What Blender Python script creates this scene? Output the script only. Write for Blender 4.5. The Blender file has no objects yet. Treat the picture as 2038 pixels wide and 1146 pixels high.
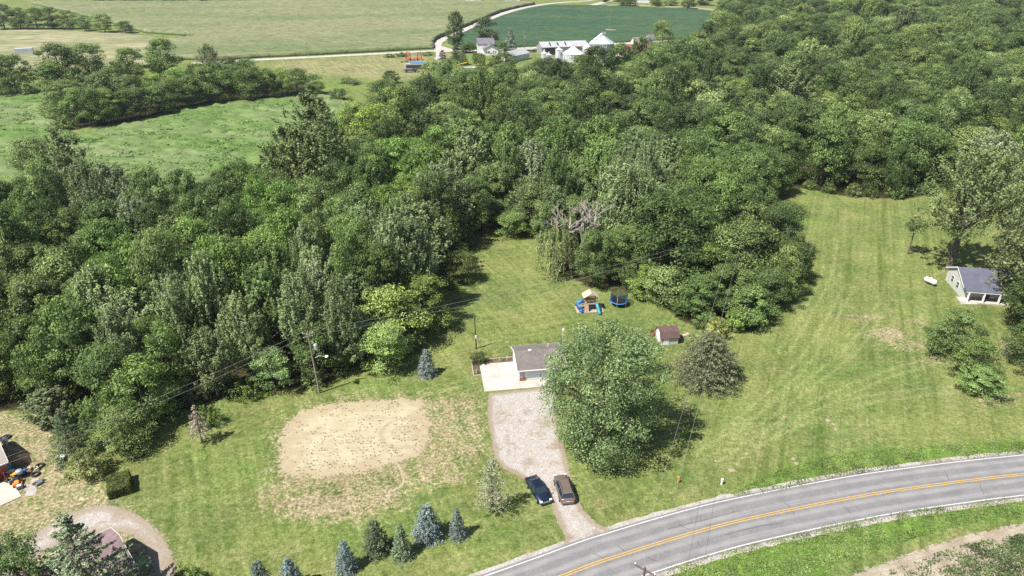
import bpy, bmesh, math, random
import numpy as np
from mathutils import Vector, Matrix
from mathutils.geometry import tessellate_polygon
C = bpy.context; S = C.scene
COL = S.collection
R = math.radians

# ---------------------------------------------------------------- camera, sky, sun, exposure
FPX, PITCH, CAMH = 1400.0, R(27.0), 62.7          # focal length in photo pixels, tilt, drone height
cam = bpy.data.cameras.new('camera'); cam_ob = bpy.data.objects.new('camera', cam); COL.objects.link(cam_ob)
cam.sensor_width = 36; cam.lens = FPX / 2038 * 36; cam.clip_end = 9000; cam.clip_start = 0.5
cam_ob.location = (0, 0, CAMH); cam_ob.rotation_euler = (R(90) - PITCH, 0, 0)
S.camera = cam_ob
SUN_EL, SHADOW_AZ = R(56.5), R(57)                # shadows fall to the right and away
w = bpy.data.worlds.new('World'); S.world = w; w.use_nodes = True
nt = w.node_tree; sky = nt.nodes.new('ShaderNodeTexSky'); sky.sky_type = 'NISHITA'; sky.sun_disc = False
sky.sun_elevation = SUN_EL; sky.sun_rotation = SHADOW_AZ + math.pi
sky.altitude = 200; sky.air_density = 1.0; sky.dust_density = 1.2; sky.ozone_density = 1.0
nt.links.new(sky.outputs[0], nt.nodes['Background'].inputs[0]); nt.nodes['Background'].inputs[1].default_value = 0.068
sl = bpy.data.lights.new('sun', 'SUN'); sl.energy = 4.9; sl.angle = R(0.5); sl.color = (1.0, 0.955, 0.88)
so = bpy.data.objects.new('sun', sl); COL.objects.link(so)
sd = Vector((math.sin(SHADOW_AZ) * math.cos(SUN_EL), math.cos(SHADOW_AZ) * math.cos(SUN_EL), -math.sin(SUN_EL)))
so.rotation_euler = sd.to_track_quat('-Z', 'Y').to_euler(); so.location = (-60, -40, 120)
S.view_settings.view_transform = 'Standard'; S.view_settings.look = 'None'
S.view_settings.exposure = 0.88; S.view_settings.gamma = 1.0; S.view_settings.use_curve_mapping = False
cy = S.cycles
cy.max_bounces = 5; cy.diffuse_bounces = 2; cy.glossy_bounces = 2; cy.transmission_bounces = 3; cy.transparent_max_bounces = 8
cy.use_denoising = False; cy.sample_clamp_indirect = 4

# ---------------------------------------------------------------- photo pixel <-> ground, noise, polygons
cP, sP = math.cos(PITCH), math.sin(PITCH)
def at(px, py, z=0.0):
    u = (px - 1019) / FPX; v = (573 - py) / FPX
    t = (z - CAMH) / (-sP + v * cP)
    return Vector((u * t, (cP + v * sP) * t, z))
def proj(x, y, z=0.0):
    a = y * cP - (z - CAMH) * sP; b = y * sP + (z - CAMH) * cP
    a = np.maximum(a, 1.0) if isinstance(a, np.ndarray) else max(a, 1.0)
    return 1019 + FPX * x / a, 573 - FPX * b / a
def _hash(i, j, s):
    h = np.sin(i * 127.1 + j * 311.7 + s * 74.7) * 43758.5453
    return h - np.floor(h)
def vnoise(x, y, s=0):
    xi, yi = np.floor(x), np.floor(y); f, g = x - xi, y - yi
    f = f * f * (3 - 2 * f); g = g * g * (3 - 2 * g)
    a, b = _hash(xi, yi, s), _hash(xi + 1, yi, s); c, d = _hash(xi, yi + 1, s), _hash(xi + 1, yi + 1, s)
    return (a * (1 - f) + b * f) * (1 - g) + (c * (1 - f) + d * f) * g
def fbm(x, y, s=0, o=4):
    t = 0; a = 0.5; n = 0
    for k in range(o): t = t + a * vnoise(x * 2**k, y * 2**k, s + k * 13); n += a; a *= 0.5
    return t / n
def pip(poly, X, Y):
    ins = np.zeros(X.shape, bool); n = len(poly)
    for i in range(n):
        x0, y0 = poly[i][:2]; x1, y1 = poly[(i + 1) % n][:2]
        if y0 == y1: continue
        c = ((y0 > Y) != (y1 > Y)) & (X < (x1 - x0) * (Y - y0) / (y1 - y0) + x0)
        ins ^= c
    return ins
def edist(poly, X, Y, closed=True):
    d = np.full(X.shape, 1e9); n = len(poly)
    for i in range(n if closed else n - 1):
        x0, y0 = poly[i][:2]; x1, y1 = poly[(i + 1) % n][:2]
        ex, ey = x1 - x0, y1 - y0; L = ex * ex + ey * ey + 1e-9
        t = np.clip(((X - x0) * ex + (Y - y0) * ey) / L, 0, 1)
        d = np.minimum(d, np.hypot(X - x0 - t * ex, Y - y0 - t * ey))
    return d
def soft(poly, X, Y, wd):                          # 1 inside, fading to 0 over wd either side of the edge
    d = edist(poly, X, Y); d = np.where(pip(poly, X, Y), d, -d)
    return np.clip(d / (2 * wd) + 0.5, 0, 1)
def W(pts, z=0): return [tuple(at(a, b, z)) for a, b in pts]
def smooth_line(pts, n=8):
    P = [np.array(p[:2], float) for p in pts]; out = []
    for i in range(len(P) - 1):
        p0 = P[max(i - 1, 0)]; p1 = P[i]; p2 = P[i + 1]; p3 = P[min(i + 2, len(P) - 1)]
        for k in range(n):
            t = k / n
            out.append(0.5 * (2 * p1 + (p2 - p0) * t + (2 * p0 - 5 * p1 + 4 * p2 - p3) * t * t + (3 * p1 - p0 - 3 * p2 + p3) * t**3))
    out.append(P[-1]); return out
def ragged(poly, step, amp, sc, seed):             # resample an outline and roughen it
    out = []; n = len(poly)
    for i in range(n):
        a = np.array(poly[i][:2]); b = np.array(poly[(i + 1) % n][:2]); L = np.hypot(*(b - a)); m = max(1, int(L / step))
        for k in range(m): out.append(a + (b - a) * k / m)
    P = np.array(out); T = np.roll(P, -1, 0) - np.roll(P, 1, 0); N = np.stack([T[:, 1], -T[:, 0]], 1) / (np.hypot(T[:, 0], T[:, 1])[:, None] + 1e-9)
    d = (fbm(P[:, 0] / sc, P[:, 1] / sc, seed) - .5) * 2 * amp
    return [tuple(p) for p in P + N * d[:, None]]

# ---------------------------------------------------------------- mesh helpers
def link(o, parent=None):
    COL.objects.link(o)
    if parent is not None: o.parent = parent
    return o
class MB:
    def __init__(s): s.v = []; s.f = []; s.m = []
    def add(s, v, f, mi=0):
        b = len(s.v); s.v += [tuple(p) for p in v]; s.f += [tuple(i + b for i in q) for q in f]; s.m += [mi] * len(f); return s
    def box(s, c, d, rz=0.0, mi=0, taper=1.0, rx=0.0, ry=0.0):
        M = Matrix.Translation(c) @ Matrix.Rotation(rz, 4, 'Z') @ Matrix.Rotation(ry, 4, 'Y') @ Matrix.Rotation(rx, 4, 'X')
        v = [M @ Vector((x * d[0] / 2 * (taper if z > 0 else 1), y * d[1] / 2 * (taper if z > 0 else 1), z * d[2] / 2)) for z in (-1, 1) for y in (-1, 1) for x in (-1, 1)]
        return s.add(v, [(0, 2, 3, 1), (4, 5, 7, 6), (0, 1, 5, 4), (2, 6, 7, 3), (0, 4, 6, 2), (1, 3, 7, 5)], mi)
    def tube(s, pts, rad, n=8, mi=0, cap=True):
        pts = [Vector(p) for p in pts]; rad = rad if isinstance(rad, (list, tuple)) else [rad] * len(pts)
        vs = []; fs = []
        for i, p in enumerate(pts):
            d = (pts[min(i + 1, len(pts) - 1)] - pts[max(i - 1, 0)]).normalized()
            a = d.orthogonal().normalized() if abs(d.z) < .98 else Vector((1, 0, 0)); a = (a - d * a.dot(d)).normalized(); b = d.cross(a)
            for k in range(n):
                t = 2 * math.pi * k / n; vs.append(p + (a * math.cos(t) + b * math.sin(t)) * rad[i])
        for i in range(len(pts) - 1):
            for k in range(n):
                fs.append((i * n + k, i * n + (k + 1) % n, (i + 1) * n + (k + 1) % n, (i + 1) * n + k))
        if cap: fs += [tuple(range(n - 1, -1, -1)), tuple((len(pts) - 1) * n + k for k in range(n))]
        return s.add(vs, fs, mi)
    def lathe(s, prof, n=24, c=(0, 0, 0), mi=0, cap=True):
        vs = [(c[0] + r * math.cos(2 * math.pi * k / n), c[1] + r * math.sin(2 * math.pi * k / n), c[2] + z) for r, z in prof for k in range(n)]
        fs = [(i * n + k, i * n + (k + 1) % n, (i + 1) * n + (k + 1) % n, (i + 1) * n + k) for i in range(len(prof) - 1) for k in range(n)]
        if cap: fs += [tuple(range(n - 1, -1, -1)), tuple((len(prof) - 1) * n + k for k in range(n))]
        return s.add(vs, fs, mi)
    def prism(s, prof, axis, a, b, mi=0):          # prof in the two other axes, extruded from a to b along axis
        n = len(prof)
        def P(u, v, t): return {'x': (t, u, v), 'y': (u, t, v), 'z': (u, v, t)}[axis]
        vs = [P(u, v, a) for u, v in prof] + [P(u, v, b) for u, v in prof]
        return s.add(vs, [tuple(range(n))[::-1], tuple(range(n, 2 * n))] + [(i, (i + 1) % n, n + (i + 1) % n, n + i) for i in range(n)], mi)
    def build(s, name, mats, parent=None, smooth=False, bevel=0.0, loc=None):
        me = bpy.data.meshes.new(name); me.from_pydata(s.v, [], s.f); me.update()
        mats = mats if isinstance(mats, (list, tuple)) else [mats]
        for m in mats: me.materials.append(m)
        if len(mats) > 1: me.polygons.foreach_set('material_index', s.m)
        bm = bmesh.new(); bm.from_mesh(me)
        if bevel: bmesh.ops.bevel(bm, geom=bm.edges[:], offset=bevel, segments=1, affect='EDGES', clamp_overlap=True)
        bmesh.ops.recalc_face_normals(bm, faces=bm.faces[:]); bm.to_mesh(me); bm.free()
        if smooth: me.polygons.foreach_set('use_smooth', [True] * len(me.polygons))
        o = link(bpy.data.objects.new(name, me), parent)
        if loc is not None: o.location = loc
        return o
def np_mesh(name, V, F, mat, attrs=None, smooth=False):
    me = bpy.data.meshes.new(name); V = np.asarray(V, np.float32); F = np.asarray(F, np.int32); k = F.shape[1]
    me.vertices.add(len(V)); me.vertices.foreach_set('co', V.ravel())
    me.loops.add(F.size); me.loops.foreach_set('vertex_index', F.ravel())
    me.polygons.add(len(F)); me.polygons.foreach_set('loop_start', np.arange(0, F.size, k, dtype=np.int32))
    me.update(calc_edges=True)
    for a, (dom, val) in (attrs or {}).items():
        at_ = me.attributes.new(a, 'FLOAT', dom); at_.data.foreach_set('value', np.asarray(val, np.float32))
    if smooth: me.polygons.foreach_set('use_smooth', np.ones(len(F), bool))
    me.materials.append(mat)
    return me
def thing(name, label, cat, loc=(0, 0, 0), rz=0.0, group=None):
    o = bpy.data.objects.new(name, None); o.empty_display_size = .3; COL.objects.link(o); o.location = loc; o.rotation_euler = (0, 0, rz)
    return tag(o, label, cat, group)
def tag(o, label=None, cat=None, group=None, kind=None):
    if label: o['label'] = label
    if cat: o['category'] = cat
    if group: o['group'] = group
    if kind: o['kind'] = kind
    return o
def structure(o): o['kind'] = 'structure'; return o
def copy_tree(o, parent=None):
    c = o.copy(); COL.objects.link(c)
    if parent is not None: c.parent = parent
    for ch in list(o.children): copy_tree(ch, c)
    return c

# ---------------------------------------------------------------- materials
def s2l(c): return tuple(((x / 255) / 12.92 if x / 255 <= .04045 else ((x / 255 + .055) / 1.055) ** 2.4) for x in c)
class NT:
    def __init__(s, name):
        s.mat = bpy.data.materials.new(name); s.mat.use_nodes = True; s.t = s.mat.node_tree; s.N = s.t.nodes; s.b = s.N['Principled BSDF']
        s.co = s.N.new('ShaderNodeTexCoord').outputs['Object']
    def l(s, a, b): s.t.links.new(a, b)
    def put(s, sock, v):
        if hasattr(v, 'links'): s.l(v, sock)
        else: sock.default_value = v if not isinstance(v, tuple) or len(v) == 4 or sock.type == 'VECTOR' else (*v, 1)
    def map(s, sc=(1, 1, 1), rz=0, co=None):
        m = s.N.new('ShaderNodeMapping'); s.l(co or s.co, m.inputs[0]); m.vector_type = 'TEXTURE'; m.inputs['Scale'].default_value = tuple(1 / v for v in sc); m.inputs['Rotation'].default_value = (0, 0, rz); return m.outputs[0]
    def noise(s, scale, detail=4, rough=.55, co=None, dist=0):
        n = s.N.new('ShaderNodeTexNoise'); s.l(co or s.co, n.inputs['Vector']); n.inputs['Scale'].default_value = scale; n.inputs['Detail'].default_value = detail; n.inputs['Roughness'].default_value = rough; n.inputs['Distortion'].default_value = dist; return n.outputs[0]
    def voro(s, scale, co=None, out='Distance'):
        n = s.N.new('ShaderNodeTexVoronoi'); s.l(co or s.co, n.inputs['Vector']); n.inputs['Scale'].default_value = scale; return n.outputs[out]
    def wave(s, scale, dist=1, co=None, dscale=1.0, axis='X'):
        n = s.N.new('ShaderNodeTexWave'); s.l(co or s.co, n.inputs['Vector']); n.bands_direction = axis; n.inputs['Scale'].default_value = scale; n.inputs['Distortion'].default_value = dist; n.inputs['Detail Scale'].default_value = dscale; return n.outputs['Fac']
    def math(s, op, a, b=0.0, c=None):
        n = s.N.new('ShaderNodeMath'); n.operation = op; s.put(n.inputs[0], a); s.put(n.inputs[1], b)
        if c is not None: s.put(n.inputs[2], c)
        return n.outputs[0]
    def ramp(s, f, a, b, lo=0.0, hi=1.0):
        n = s.N.new('ShaderNodeMapRange'); n.interpolation_type = 'SMOOTHSTEP'; s.put(n.inputs[0], f)
        for i, v in zip((1, 2, 3, 4), (a, b, lo, hi)): n.inputs[i].default_value = v
        return n.outputs[0]
    def mix(s, f, a, b, mode='MIX'):
        n = s.N.new('ShaderNodeMix'); n.data_type = 'RGBA'; n.blend_type = mode; s.put(n.inputs[0], f); s.put(n.inputs[6], a); s.put(n.inputs[7], b); return n.outputs[2]
    def scale(s, col, k):                          # colour times factor socket
        n = s.N.new('ShaderNodeVectorMath'); n.operation = 'SCALE'; s.put(n.inputs[0], col); s.put(n.inputs[3], k); return n.outputs[0]
    def attr(s, name):
        n = s.N.new('ShaderNodeAttribute'); n.attribute_name = name; return n.outputs['Fac']
    def done(s, col, rough=.8, bump=None, bs=.3, bd=.05, metal=0.0, spec=None):
        s.put(s.b.inputs['Base Color'], col); s.put(s.b.inputs['Roughness'], rough); s.b.inputs['Metallic'].default_value = metal
        if spec is not None: s.b.inputs['Specular IOR Level'].default_value = spec
        if bump is not None:
            n = s.N.new('ShaderNodeBump'); n.inputs['Strength'].default_value = bs; n.inputs['Distance'].default_value = bd; s.l(bump, n.inputs['Height']); s.l(n.outputs[0], s.b.inputs['Normal'])
        return s.mat
def thin(t, amt=1.0, sc=1.6, sc2=7.0):           # a loose layer that thins out and breaks up towards its edge
    e = t.attr('edge'); n = t.math('ADD', t.math('SUBTRACT', t.noise(sc, 4, .7), .5), t.math('MULTIPLY', t.math('SUBTRACT', t.noise(sc2, 3, .7), .5), .9))
    a = t.ramp(t.math('ADD', e, t.math('MULTIPLY', n, 1.1 * amt)), -.06, .06); tr = t.N.new('ShaderNodeBsdfTransparent'); mx = t.N.new('ShaderNodeMixShader')
    t.l(a, mx.inputs[0]); t.l(tr.outputs[0], mx.inputs[1]); t.l(t.b.outputs[0], mx.inputs[2]); t.l(mx.outputs[0], t.N['Material Output'].inputs[0]); return t.mat
def paint(name, c, rough=.5, metal=0.0, var=.18, sc=3.0, spec=.4):   # painted or plain surface with slight wear
    t = NT(name); f = t.noise(sc, 5, .6); k = t.ramp(f, .25, .75, 1 - var, 1 + var * .5)
    return t.done(t.scale(c, k), rough, None, metal=metal, spec=spec)
# ================================================================ SETTING
# ---- the ground: one sheet out to the horizon, zones of grass, dry grass, soil and leaf litter held per vertex
def axis(fine0, fine1, step, far0, far1, grow):
    a = list(np.arange(fine0, fine1 + step, step)); s = step
    while a[-1] < far1: s *= grow; a.append(a[-1] + s)
    s = step; b = []; x = fine0
    while x > far0: s *= grow; x -= s; b.append(x)
    return np.array(b[::-1] + a)
gx = axis(-115, 115, .6, -3500, 3500, 1.07); gy = axis(44, 165, .6, -400, 7000, 1.06)
GX, GY = np.meshgrid(gx, gy); X = GX.ravel(); Y = GY.ravel()
PX, PY = proj(X, Y)
near = Y > 20
WOODS = [(-400, 850), (90, 812), (120, 850), (300, 850), (340, 822), (480, 785), (640, 770), (720, 720), (800, 680), (860, 620), (890, 560), (920, 490), (965, 450), (1000, 448), (1060, 470), (1100, 520), (1150, 560), (1240, 575), (1300, 590), (1360, 640), (1430, 665), (1500, 660), (1530, 625), (1590, 560), (1585, 520), (1545, 450), (1535, 388), (1560, 368), (1680, 390), (1800, 397), (1850, 385), (1900, 365), (2200, 345), (2400, 0), (2400, -60), (1500, -60), (1440, 15), (1425, 70), (1395, 110), (1300, 150), (1200, 172), (1100, 178), (1000, 186), (900, 188), (850, 200), (800, 215), (700, 262), (640, 305), (600, 350), (560, 390), (480, 440), (300, 455), (-400, 452)]
STRIP = [(118, 250), (122, 210), (150, 188), (250, 182), (330, 178), (430, 168), (540, 160), (605, 165), (650, 178), (592, 187), (430, 202), (350, 219), (260, 241), (200, 252), (140, 255)]
MEADOW = [(-300, 200), (0, 196), (60, 186), (105, 180), (108, 215), (118, 258), (150, 266), (200, 262), (260, 250), (350, 228), (430, 210), (520, 202), (600, 196), (660, 190), (700, 200), (640, 300), (600, 350), (560, 390), (480, 440), (300, 455), (-300, 452)]
SAND = [(604, 815), (660, 803), (740, 795), (800, 793), (838, 797), (846, 812), (852, 840), (856, 868), (850, 890), (832, 908), (800, 918), (760, 930), (700, 942), (640, 950), (590, 953), (562, 945), (555, 920), (560, 885), (566, 855), (585, 830)]
WORN = [(540, 850), (560, 830), (600, 800), (700, 785), (860, 765), (950, 770), (975, 800), (985, 890), (950, 940), (900, 970), (800, 990), (770, 1030), (700, 1050), (640, 1050), (560, 1010), (500, 1000), (520, 950), (535, 900)]
YARD = [(-200, 800), (0, 806), (88, 822), (120, 880), (190, 935), (235, 975), (270, 1010), (310, 1050), (350, 1100), (370, 1200), (-200, 1250)]
DRYF = [(480, 122), (540, 120), (700, 111), (868, 101), (900, 104), (905, 125), (860, 150), (800, 160), (730, 162), (690, 155), (640, 152), (600, 160), (560, 140)]
DRIVE = [(972, 783), (971, 830), (978, 875), (985, 912), (1005, 935), (1045, 955), (1080, 975), (1100, 1010), (1113, 1046), (1126, 1070), (1110, 1100), (1160, 1100), (1240, 1062), (1232, 1055), (1205, 1050), (1185, 1040), (1160, 1014), (1144, 980), (1134, 942), (1127, 910), (1118, 875), (1108, 830), (1112, 790), (1112, 768)]
LANE = [(-40, 1160), (-40, 1120), (20, 1090), (70, 1060), (120, 1030), (170, 1010), (215, 1003), (262, 1018), (300, 1040), (325, 1070), (342, 1100), (352, 1150), (352, 1200), (318, 1200), (312, 1150), (300, 1110), (284, 1080), (262, 1066), (235, 1060), (190, 1062), (140, 1075), (95, 1095), (50, 1125), (20, 1160)]
BARE = [(1600, 1200), (1690, 1146), (1774, 1116), (1840, 1092), (1901, 1073), (1960, 1057), (2040, 1042), (2200, 1025), (2250, 1220)]
# mowed-grass variation
def blob(px, py, rx, ry): return np.exp(-(((PX - px) / rx) ** 2 + ((PY - py) / ry) ** 2) * 1.2)
n1 = fbm(X / 9, Y / 9, 1); n2 = fbm(X / 2.2, Y / 2.2, 2, 3)
woods = np.clip(soft(W(WOODS), X, Y, 1.6) + soft(W(STRIP), X, Y, 2) * .8, 0, 1) * near
soil = np.maximum.reduce([soft(SAND, PX, PY, 9) * .9, soft(DRIVE, PX, PY, 7) * .9, soft(LANE, PX, PY, 9) * .8, soft(BARE, PX, PY, 16)])
dry = np.maximum.reduce([soft(WORN, PX, PY, 34) * .74, soft(YARD, PX, PY, 26) * .78, soft(DRYF, PX, PY, 6) * .66, blob(650, 1005, 150, 45) * 1.15, blob(760, 990, 80, 40) * .9, blob(900, 950, 60, 22) * .7, blob(700, 790, 160, 14) * .6, blob(545, 880, 40, 60) * .6, blob(60, 1020, 90, 40) * .85, blob(180, 1000, 90, 30) * .8, blob(930, 790, 60, 30) * .6,
    blob(1770, 665, 70, 22) * .9, blob(1820, 640, 40, 14) * .7, blob(1720, 632, 55, 12) * .85, blob(1800, 690, 80, 16) * .75, blob(1860, 715, 80, 18) * .7, blob(1980, 790, 80, 24) * .8, blob(2000, 690, 30, 40) * .7, blob(1890, 690, 60, 60) * .45, blob(1680, 600, 60, 30) * .3, blob(1870, 545, 45, 8) * .6,
    blob(1740, 570, 110, 30) * .33, blob(1040, 632, 30, 7) * .5, blob(1350, 650, 40, 14) * .5, blob(1400, 650, 40, 10) * .5, blob(1100, 590, 60, 30) * .22, blob(990, 560, 60, 40) * .22, blob(1700, 430, 60, 12) * .4, blob(1620, 425, 30, 10) * .45,
    blob(1150, 890, 50, 60) * .4, blob(600, 930, 60, 40) * .5, blob(640, 1030, 110, 25) * .55, blob(1210, 1030, 80, 20) * .35, blob(1900, 890, 120, 10) * .4, blob(880, 610, 30, 20) * .2])
dry = np.where(near, dry, 0)
dry = np.maximum(dry, np.where(Y > 380, .25, 0))
lush = np.maximum.reduce([soft([(1440, 985), (1560, 925), (1700, 895), (1900, 880), (2300, 860), (2300, 905), (1930, 918), (1700, 950), (1520, 988)], PX, PY, 9), soft([(1230, 1180), (1400, 1110), (1560, 1072), (1800, 1020), (2300, 960), (2300, 1000), (1900, 1050), (1700, 1110), (1560, 1200)], PX, PY, 9),
    blob(760, 1060, 200, 40) * .45, blob(760, 770, 120, 18) * .5, blob(450, 920, 120, 60) * .3, blob(1610, 445, 40, 14) * .5, blob(1650, 760, 120, 60) * .25, blob(1450, 800, 60, 60) * .2, blob(660, 172, 120, 9) * .8, blob(920, 118, 60, 8) * .6, blob(1240, 93, 40, 6) * .8]) * near
track = np.zeros_like(X)                                   # wheel tracks mown lighter across the big lawn
for pl in ([(1400, 905), (1560, 800), (1700, 690), (1760, 600)], [(1440, 925), (1600, 820), (1780, 740), (1950, 700)], [(1500, 880), (1700, 800), (1950, 770)], [(1450, 860), (1600, 720), (1690, 570)], [(1560, 700), (1640, 560), (1660, 480)]):
    Lw = [tuple(p) for p in smooth_line(W(pl), 10)]
    d = edist(Lw, X, Y, False); track = np.maximum(track, np.exp(-((d - .8) / .28) ** 2))
rut = np.zeros_like(X)
for pl in ([(100, 850), (150, 930), (190, 985), (240, 1030)], [(60, 860), (110, 930), (160, 990), (200, 1010)], [(20, 840), (70, 850), (100, 870)]):
    d = edist([tuple(p) for p in smooth_line(W(pl), 10)], X, Y, False); rut = np.maximum(rut, np.exp(-(d / .55) ** 2))
soil = np.maximum(soil, rut * .62)

def ground_mat():
    t = NT('grass_ground'); dr = t.attr('dry'); so_ = t.attr('soil'); fl = t.attr('woods'); lu = t.attr('lush'); tr = t.attr('track')
    big = t.noise(.07, 5, .62); mid = t.noise(.5, 5, .68); fine = t.noise(2.6, 5, .75); vf = t.noise(7.5, 3, .75); patch = t.noise(.22, 6, .7)
    sx = t.N.new('ShaderNodeSeparateXYZ'); t.l(t.co, sx.inputs[0]); side = t.ramp(sx.outputs['X'], 10, 30)
    s1 = t.noise(1.0, 3, .62, t.map((.95, .018, 1), R(-24))); s1b = t.noise(1.0, 2, .6, t.map((.30, .02, 1), R(-27))); s2 = t.noise(1.0, 3, .62, t.map((1.0, .05, 1), R(24))); s3 = t.noise(1.0, 3, .6, t.map((.9, .04, 1), R(-68)))
    left = t.math('MAXIMUM', s2, t.math('SUBTRACT', s3, .03)); right = t.math('MAXIMUM', s1, t.math('SUBTRACT', s1b, .02))
    st = t.math('ADD', t.math('MULTIPLY', left, t.math('SUBTRACT', 1.0, side)), t.math('MULTIPLY', right, side))
    g = t.mix(t.ramp(mid, .3, .7), (.082, .128, .031), (.138, .172, .054))
    g = t.mix(t.ramp(big, .38, .66, 0, .65), g, (.185, .195, .065))
    g = t.mix(t.ramp(patch, .50, .70, 0, .6), g, (.215, .200, .092))
    g = t.mix(t.math('MULTIPLY', lu, t.ramp(mid, .2, .7, .5, 1)), g, (.100, .180, .030))
    brk = t.ramp(t.noise(.6, 5, .75), .38, .62, .15, 1); g = t.mix(t.math('MULTIPLY', t.ramp(st, .50, .70, 0, .55), brk), g, (.215, .235, .092)); g = t.mix(t.ramp(st, .38, .48, .6, 0), g, (.078, .125, .026))
    g = t.mix(t.math('MULTIPLY', t.math('MULTIPLY', tr, t.ramp(fine, .35, .6, .3, 1)), .6), g, (.25, .275, .115))
    g = t.mix(t.ramp(fine, .56, .74, 0, .6), g, (.27, .25, .125)); g = t.mix(t.ramp(fine, .30, .44, .5, 0), g, (.070, .110, .022))
    dn = t.math('ADD', t.math('SUBTRACT', mid, .5), t.math('MULTIPLY', t.math('SUBTRACT', fine, .5), 1.5)); dn = t.math('ADD', dn, t.math('MULTIPLY', t.math('SUBTRACT', left, .5), .9))
    dry_m = t.ramp(t.math('ADD', dr, t.math('MULTIPLY', dn, 1.25)), .42, 1.02)
    tan = t.mix(t.ramp(fine, .32, .68), (.185, .150, .082), (.36, .295, .195)); tan = t.mix(t.ramp(mid, .5, .72, 0, .7), tan, (.27, .20, .135))
    g = t.mix(t.math('MULTIPLY', dry_m, .88), g, tan)
    soil_m = t.ramp(t.math('ADD', so_, t.math('MULTIPLY', t.math('ADD', t.math('SUBTRACT', mid, .5), t.math('SUBTRACT', fine, .5)), 1.3)), .5, .78)
    g = t.mix(soil_m, g, t.mix(t.ramp(fine, .3, .7), (.27, .215, .14), (.42, .355, .26)))
    litter = t.mix(t.ramp(mid, .35, .65), (.022, .030, .011), (.060, .048, .026))
    g = t.mix(t.ramp(t.math('ADD', fl, t.math('MULTIPLY', t.math('SUBTRACT', mid, .5), .8)), .4, .65), g, litter)
    g = t.scale(g, t.math('MULTIPLY', t.ramp(st, .40, .60, .93, 1.06), t.ramp(t.noise(.12, 5, .6), .3, .7, .90, 1.10)))
    g = t.scale(g, t.ramp(vf, .25, .75, .55, 1.40)); g = t.scale(g, t.ramp(t.noise(1.25, 5, .78), .3, .7, .72, 1.30)); g = t.scale(g, t.ramp(fine, .3, .7, .74, 1.28))
    hb = t.math('ADD', t.math('MULTIPLY', fine, .6), t.math('MULTIPLY', vf, .5))
    return t.done(g, .95, hb, .9, .16, spec=.08)
gi = np.arange(len(gy) - 1)[:, None] * len(gx) + np.arange(len(gx) - 1)[None, :]
GF = np.stack([gi, gi + 1, gi + 1 + len(gx), gi + len(gx)], -1).reshape(-1, 4)
me = np_mesh('ground', np.stack([X, Y, np.zeros_like(X)], 1), GF, ground_mat(), {'dry': ('POINT', dry), 'soil': ('POINT', soil), 'woods': ('POINT', woods), 'lush': ('POINT', lush), 'track': ('POINT', track)})
structure(link(bpy.data.objects.new('ground', me)))

# ---- flat sheets laid on the ground
def sheet(name, poly, z, mat, thick=0.0):
    pts = [Vector((p[0], p[1], 0)) for p in poly]; tri = tessellate_polygon([pts])
    v = [(p.x, p.y, z) for p in pts]; f = [tuple(q) for q in tri]
    if thick:
        n = len(v); v += [(p.x, p.y, z - thick) for p in pts]; f += [(i, (i + 1) % n, n + (i + 1) % n, n + i) for i in range(n)]
    me = bpy.data.meshes.new(name); me.from_pydata(v, [], f); bm = bmesh.new(); bm.from_mesh(me); bmesh.ops.recalc_face_normals(bm, faces=bm.faces[:]); bm.to_mesh(me); bm.free()
    if me.polygons and me.polygons[0].normal.z < 0: me.flip_normals()
    me.materials.append(mat); return structure(link(bpy.data.objects.new(name, me)))
def ribbon(name, line, w0, w1, z, mat, wob=0.0):
    L = [np.array(p[:2]) for p in line]; V = []; F = []; U = []
    s_ = 0
    for i, p in enumerate(L):
        d = L[min(i + 1, len(L) - 1)] - L[max(i - 1, 0)]; d /= np.hypot(*d) + 1e-9; n = np.array([-d[1], d[0]])
        j0 = wob * (float(fbm(np.array([p[0] * .8]), np.array([p[1] * .8]), 5)[0]) - .5) * 2; j1 = wob * (float(fbm(np.array([p[0] * .8]), np.array([p[1] * .8]), 9)[0]) - .5) * 2
        a = p + n * (w0 + j0); b = p + n * (w1 + j1); V += [(a[0], a[1], z), (b[0], b[1], z)]; U += [w0, w1]
    for i in range(len(L) - 1): F.append((2 * i, 2 * i + 1, 2 * i + 3, 2 * i + 2))
    me = np_mesh(name, V, F, mat, {'across': ('POINT', U)})
    if me.polygons[0].normal.z < 0: me.flip_normals()
    return structure(link(bpy.data.objects.new(name, me)))
def soft_sheet(name, poly, z, mat, res=.35, fade=1.2):
    P = np.array([p[:2] for p in poly]); a0 = P.min(0) - fade; a1 = P.max(0) + fade; A, B = np.meshgrid(np.arange(a0[0], a1[0] + res, res), np.arange(a0[1], a1[1] + res, res))
    d = edist(poly, A.ravel(), B.ravel()); d = np.where(pip(poly, A.ravel(), B.ravel()), d, -d); ok = (d > -fade).reshape(A.shape)
    idx = np.arange(A.size).reshape(A.shape); ins = ok[:-1, :-1] & ok[1:, 1:] & ok[1:, :-1] & ok[:-1, 1:]; F = np.stack([idx[:-1, :-1], idx[:-1, 1:], idx[1:, 1:], idx[1:, :-1]], -1)[ins]
    used = np.unique(F); mp = np.full(A.size, -1); mp[used] = np.arange(len(used))
    return structure(link(bpy.data.objects.new(name, np_mesh(name, np.column_stack([A.ravel()[used], B.ravel()[used], np.full(len(used), z)]), mp[F], mat, {'edge': ('POINT', np.clip(d[used] / fade, -1, 1.5))}))))
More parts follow.
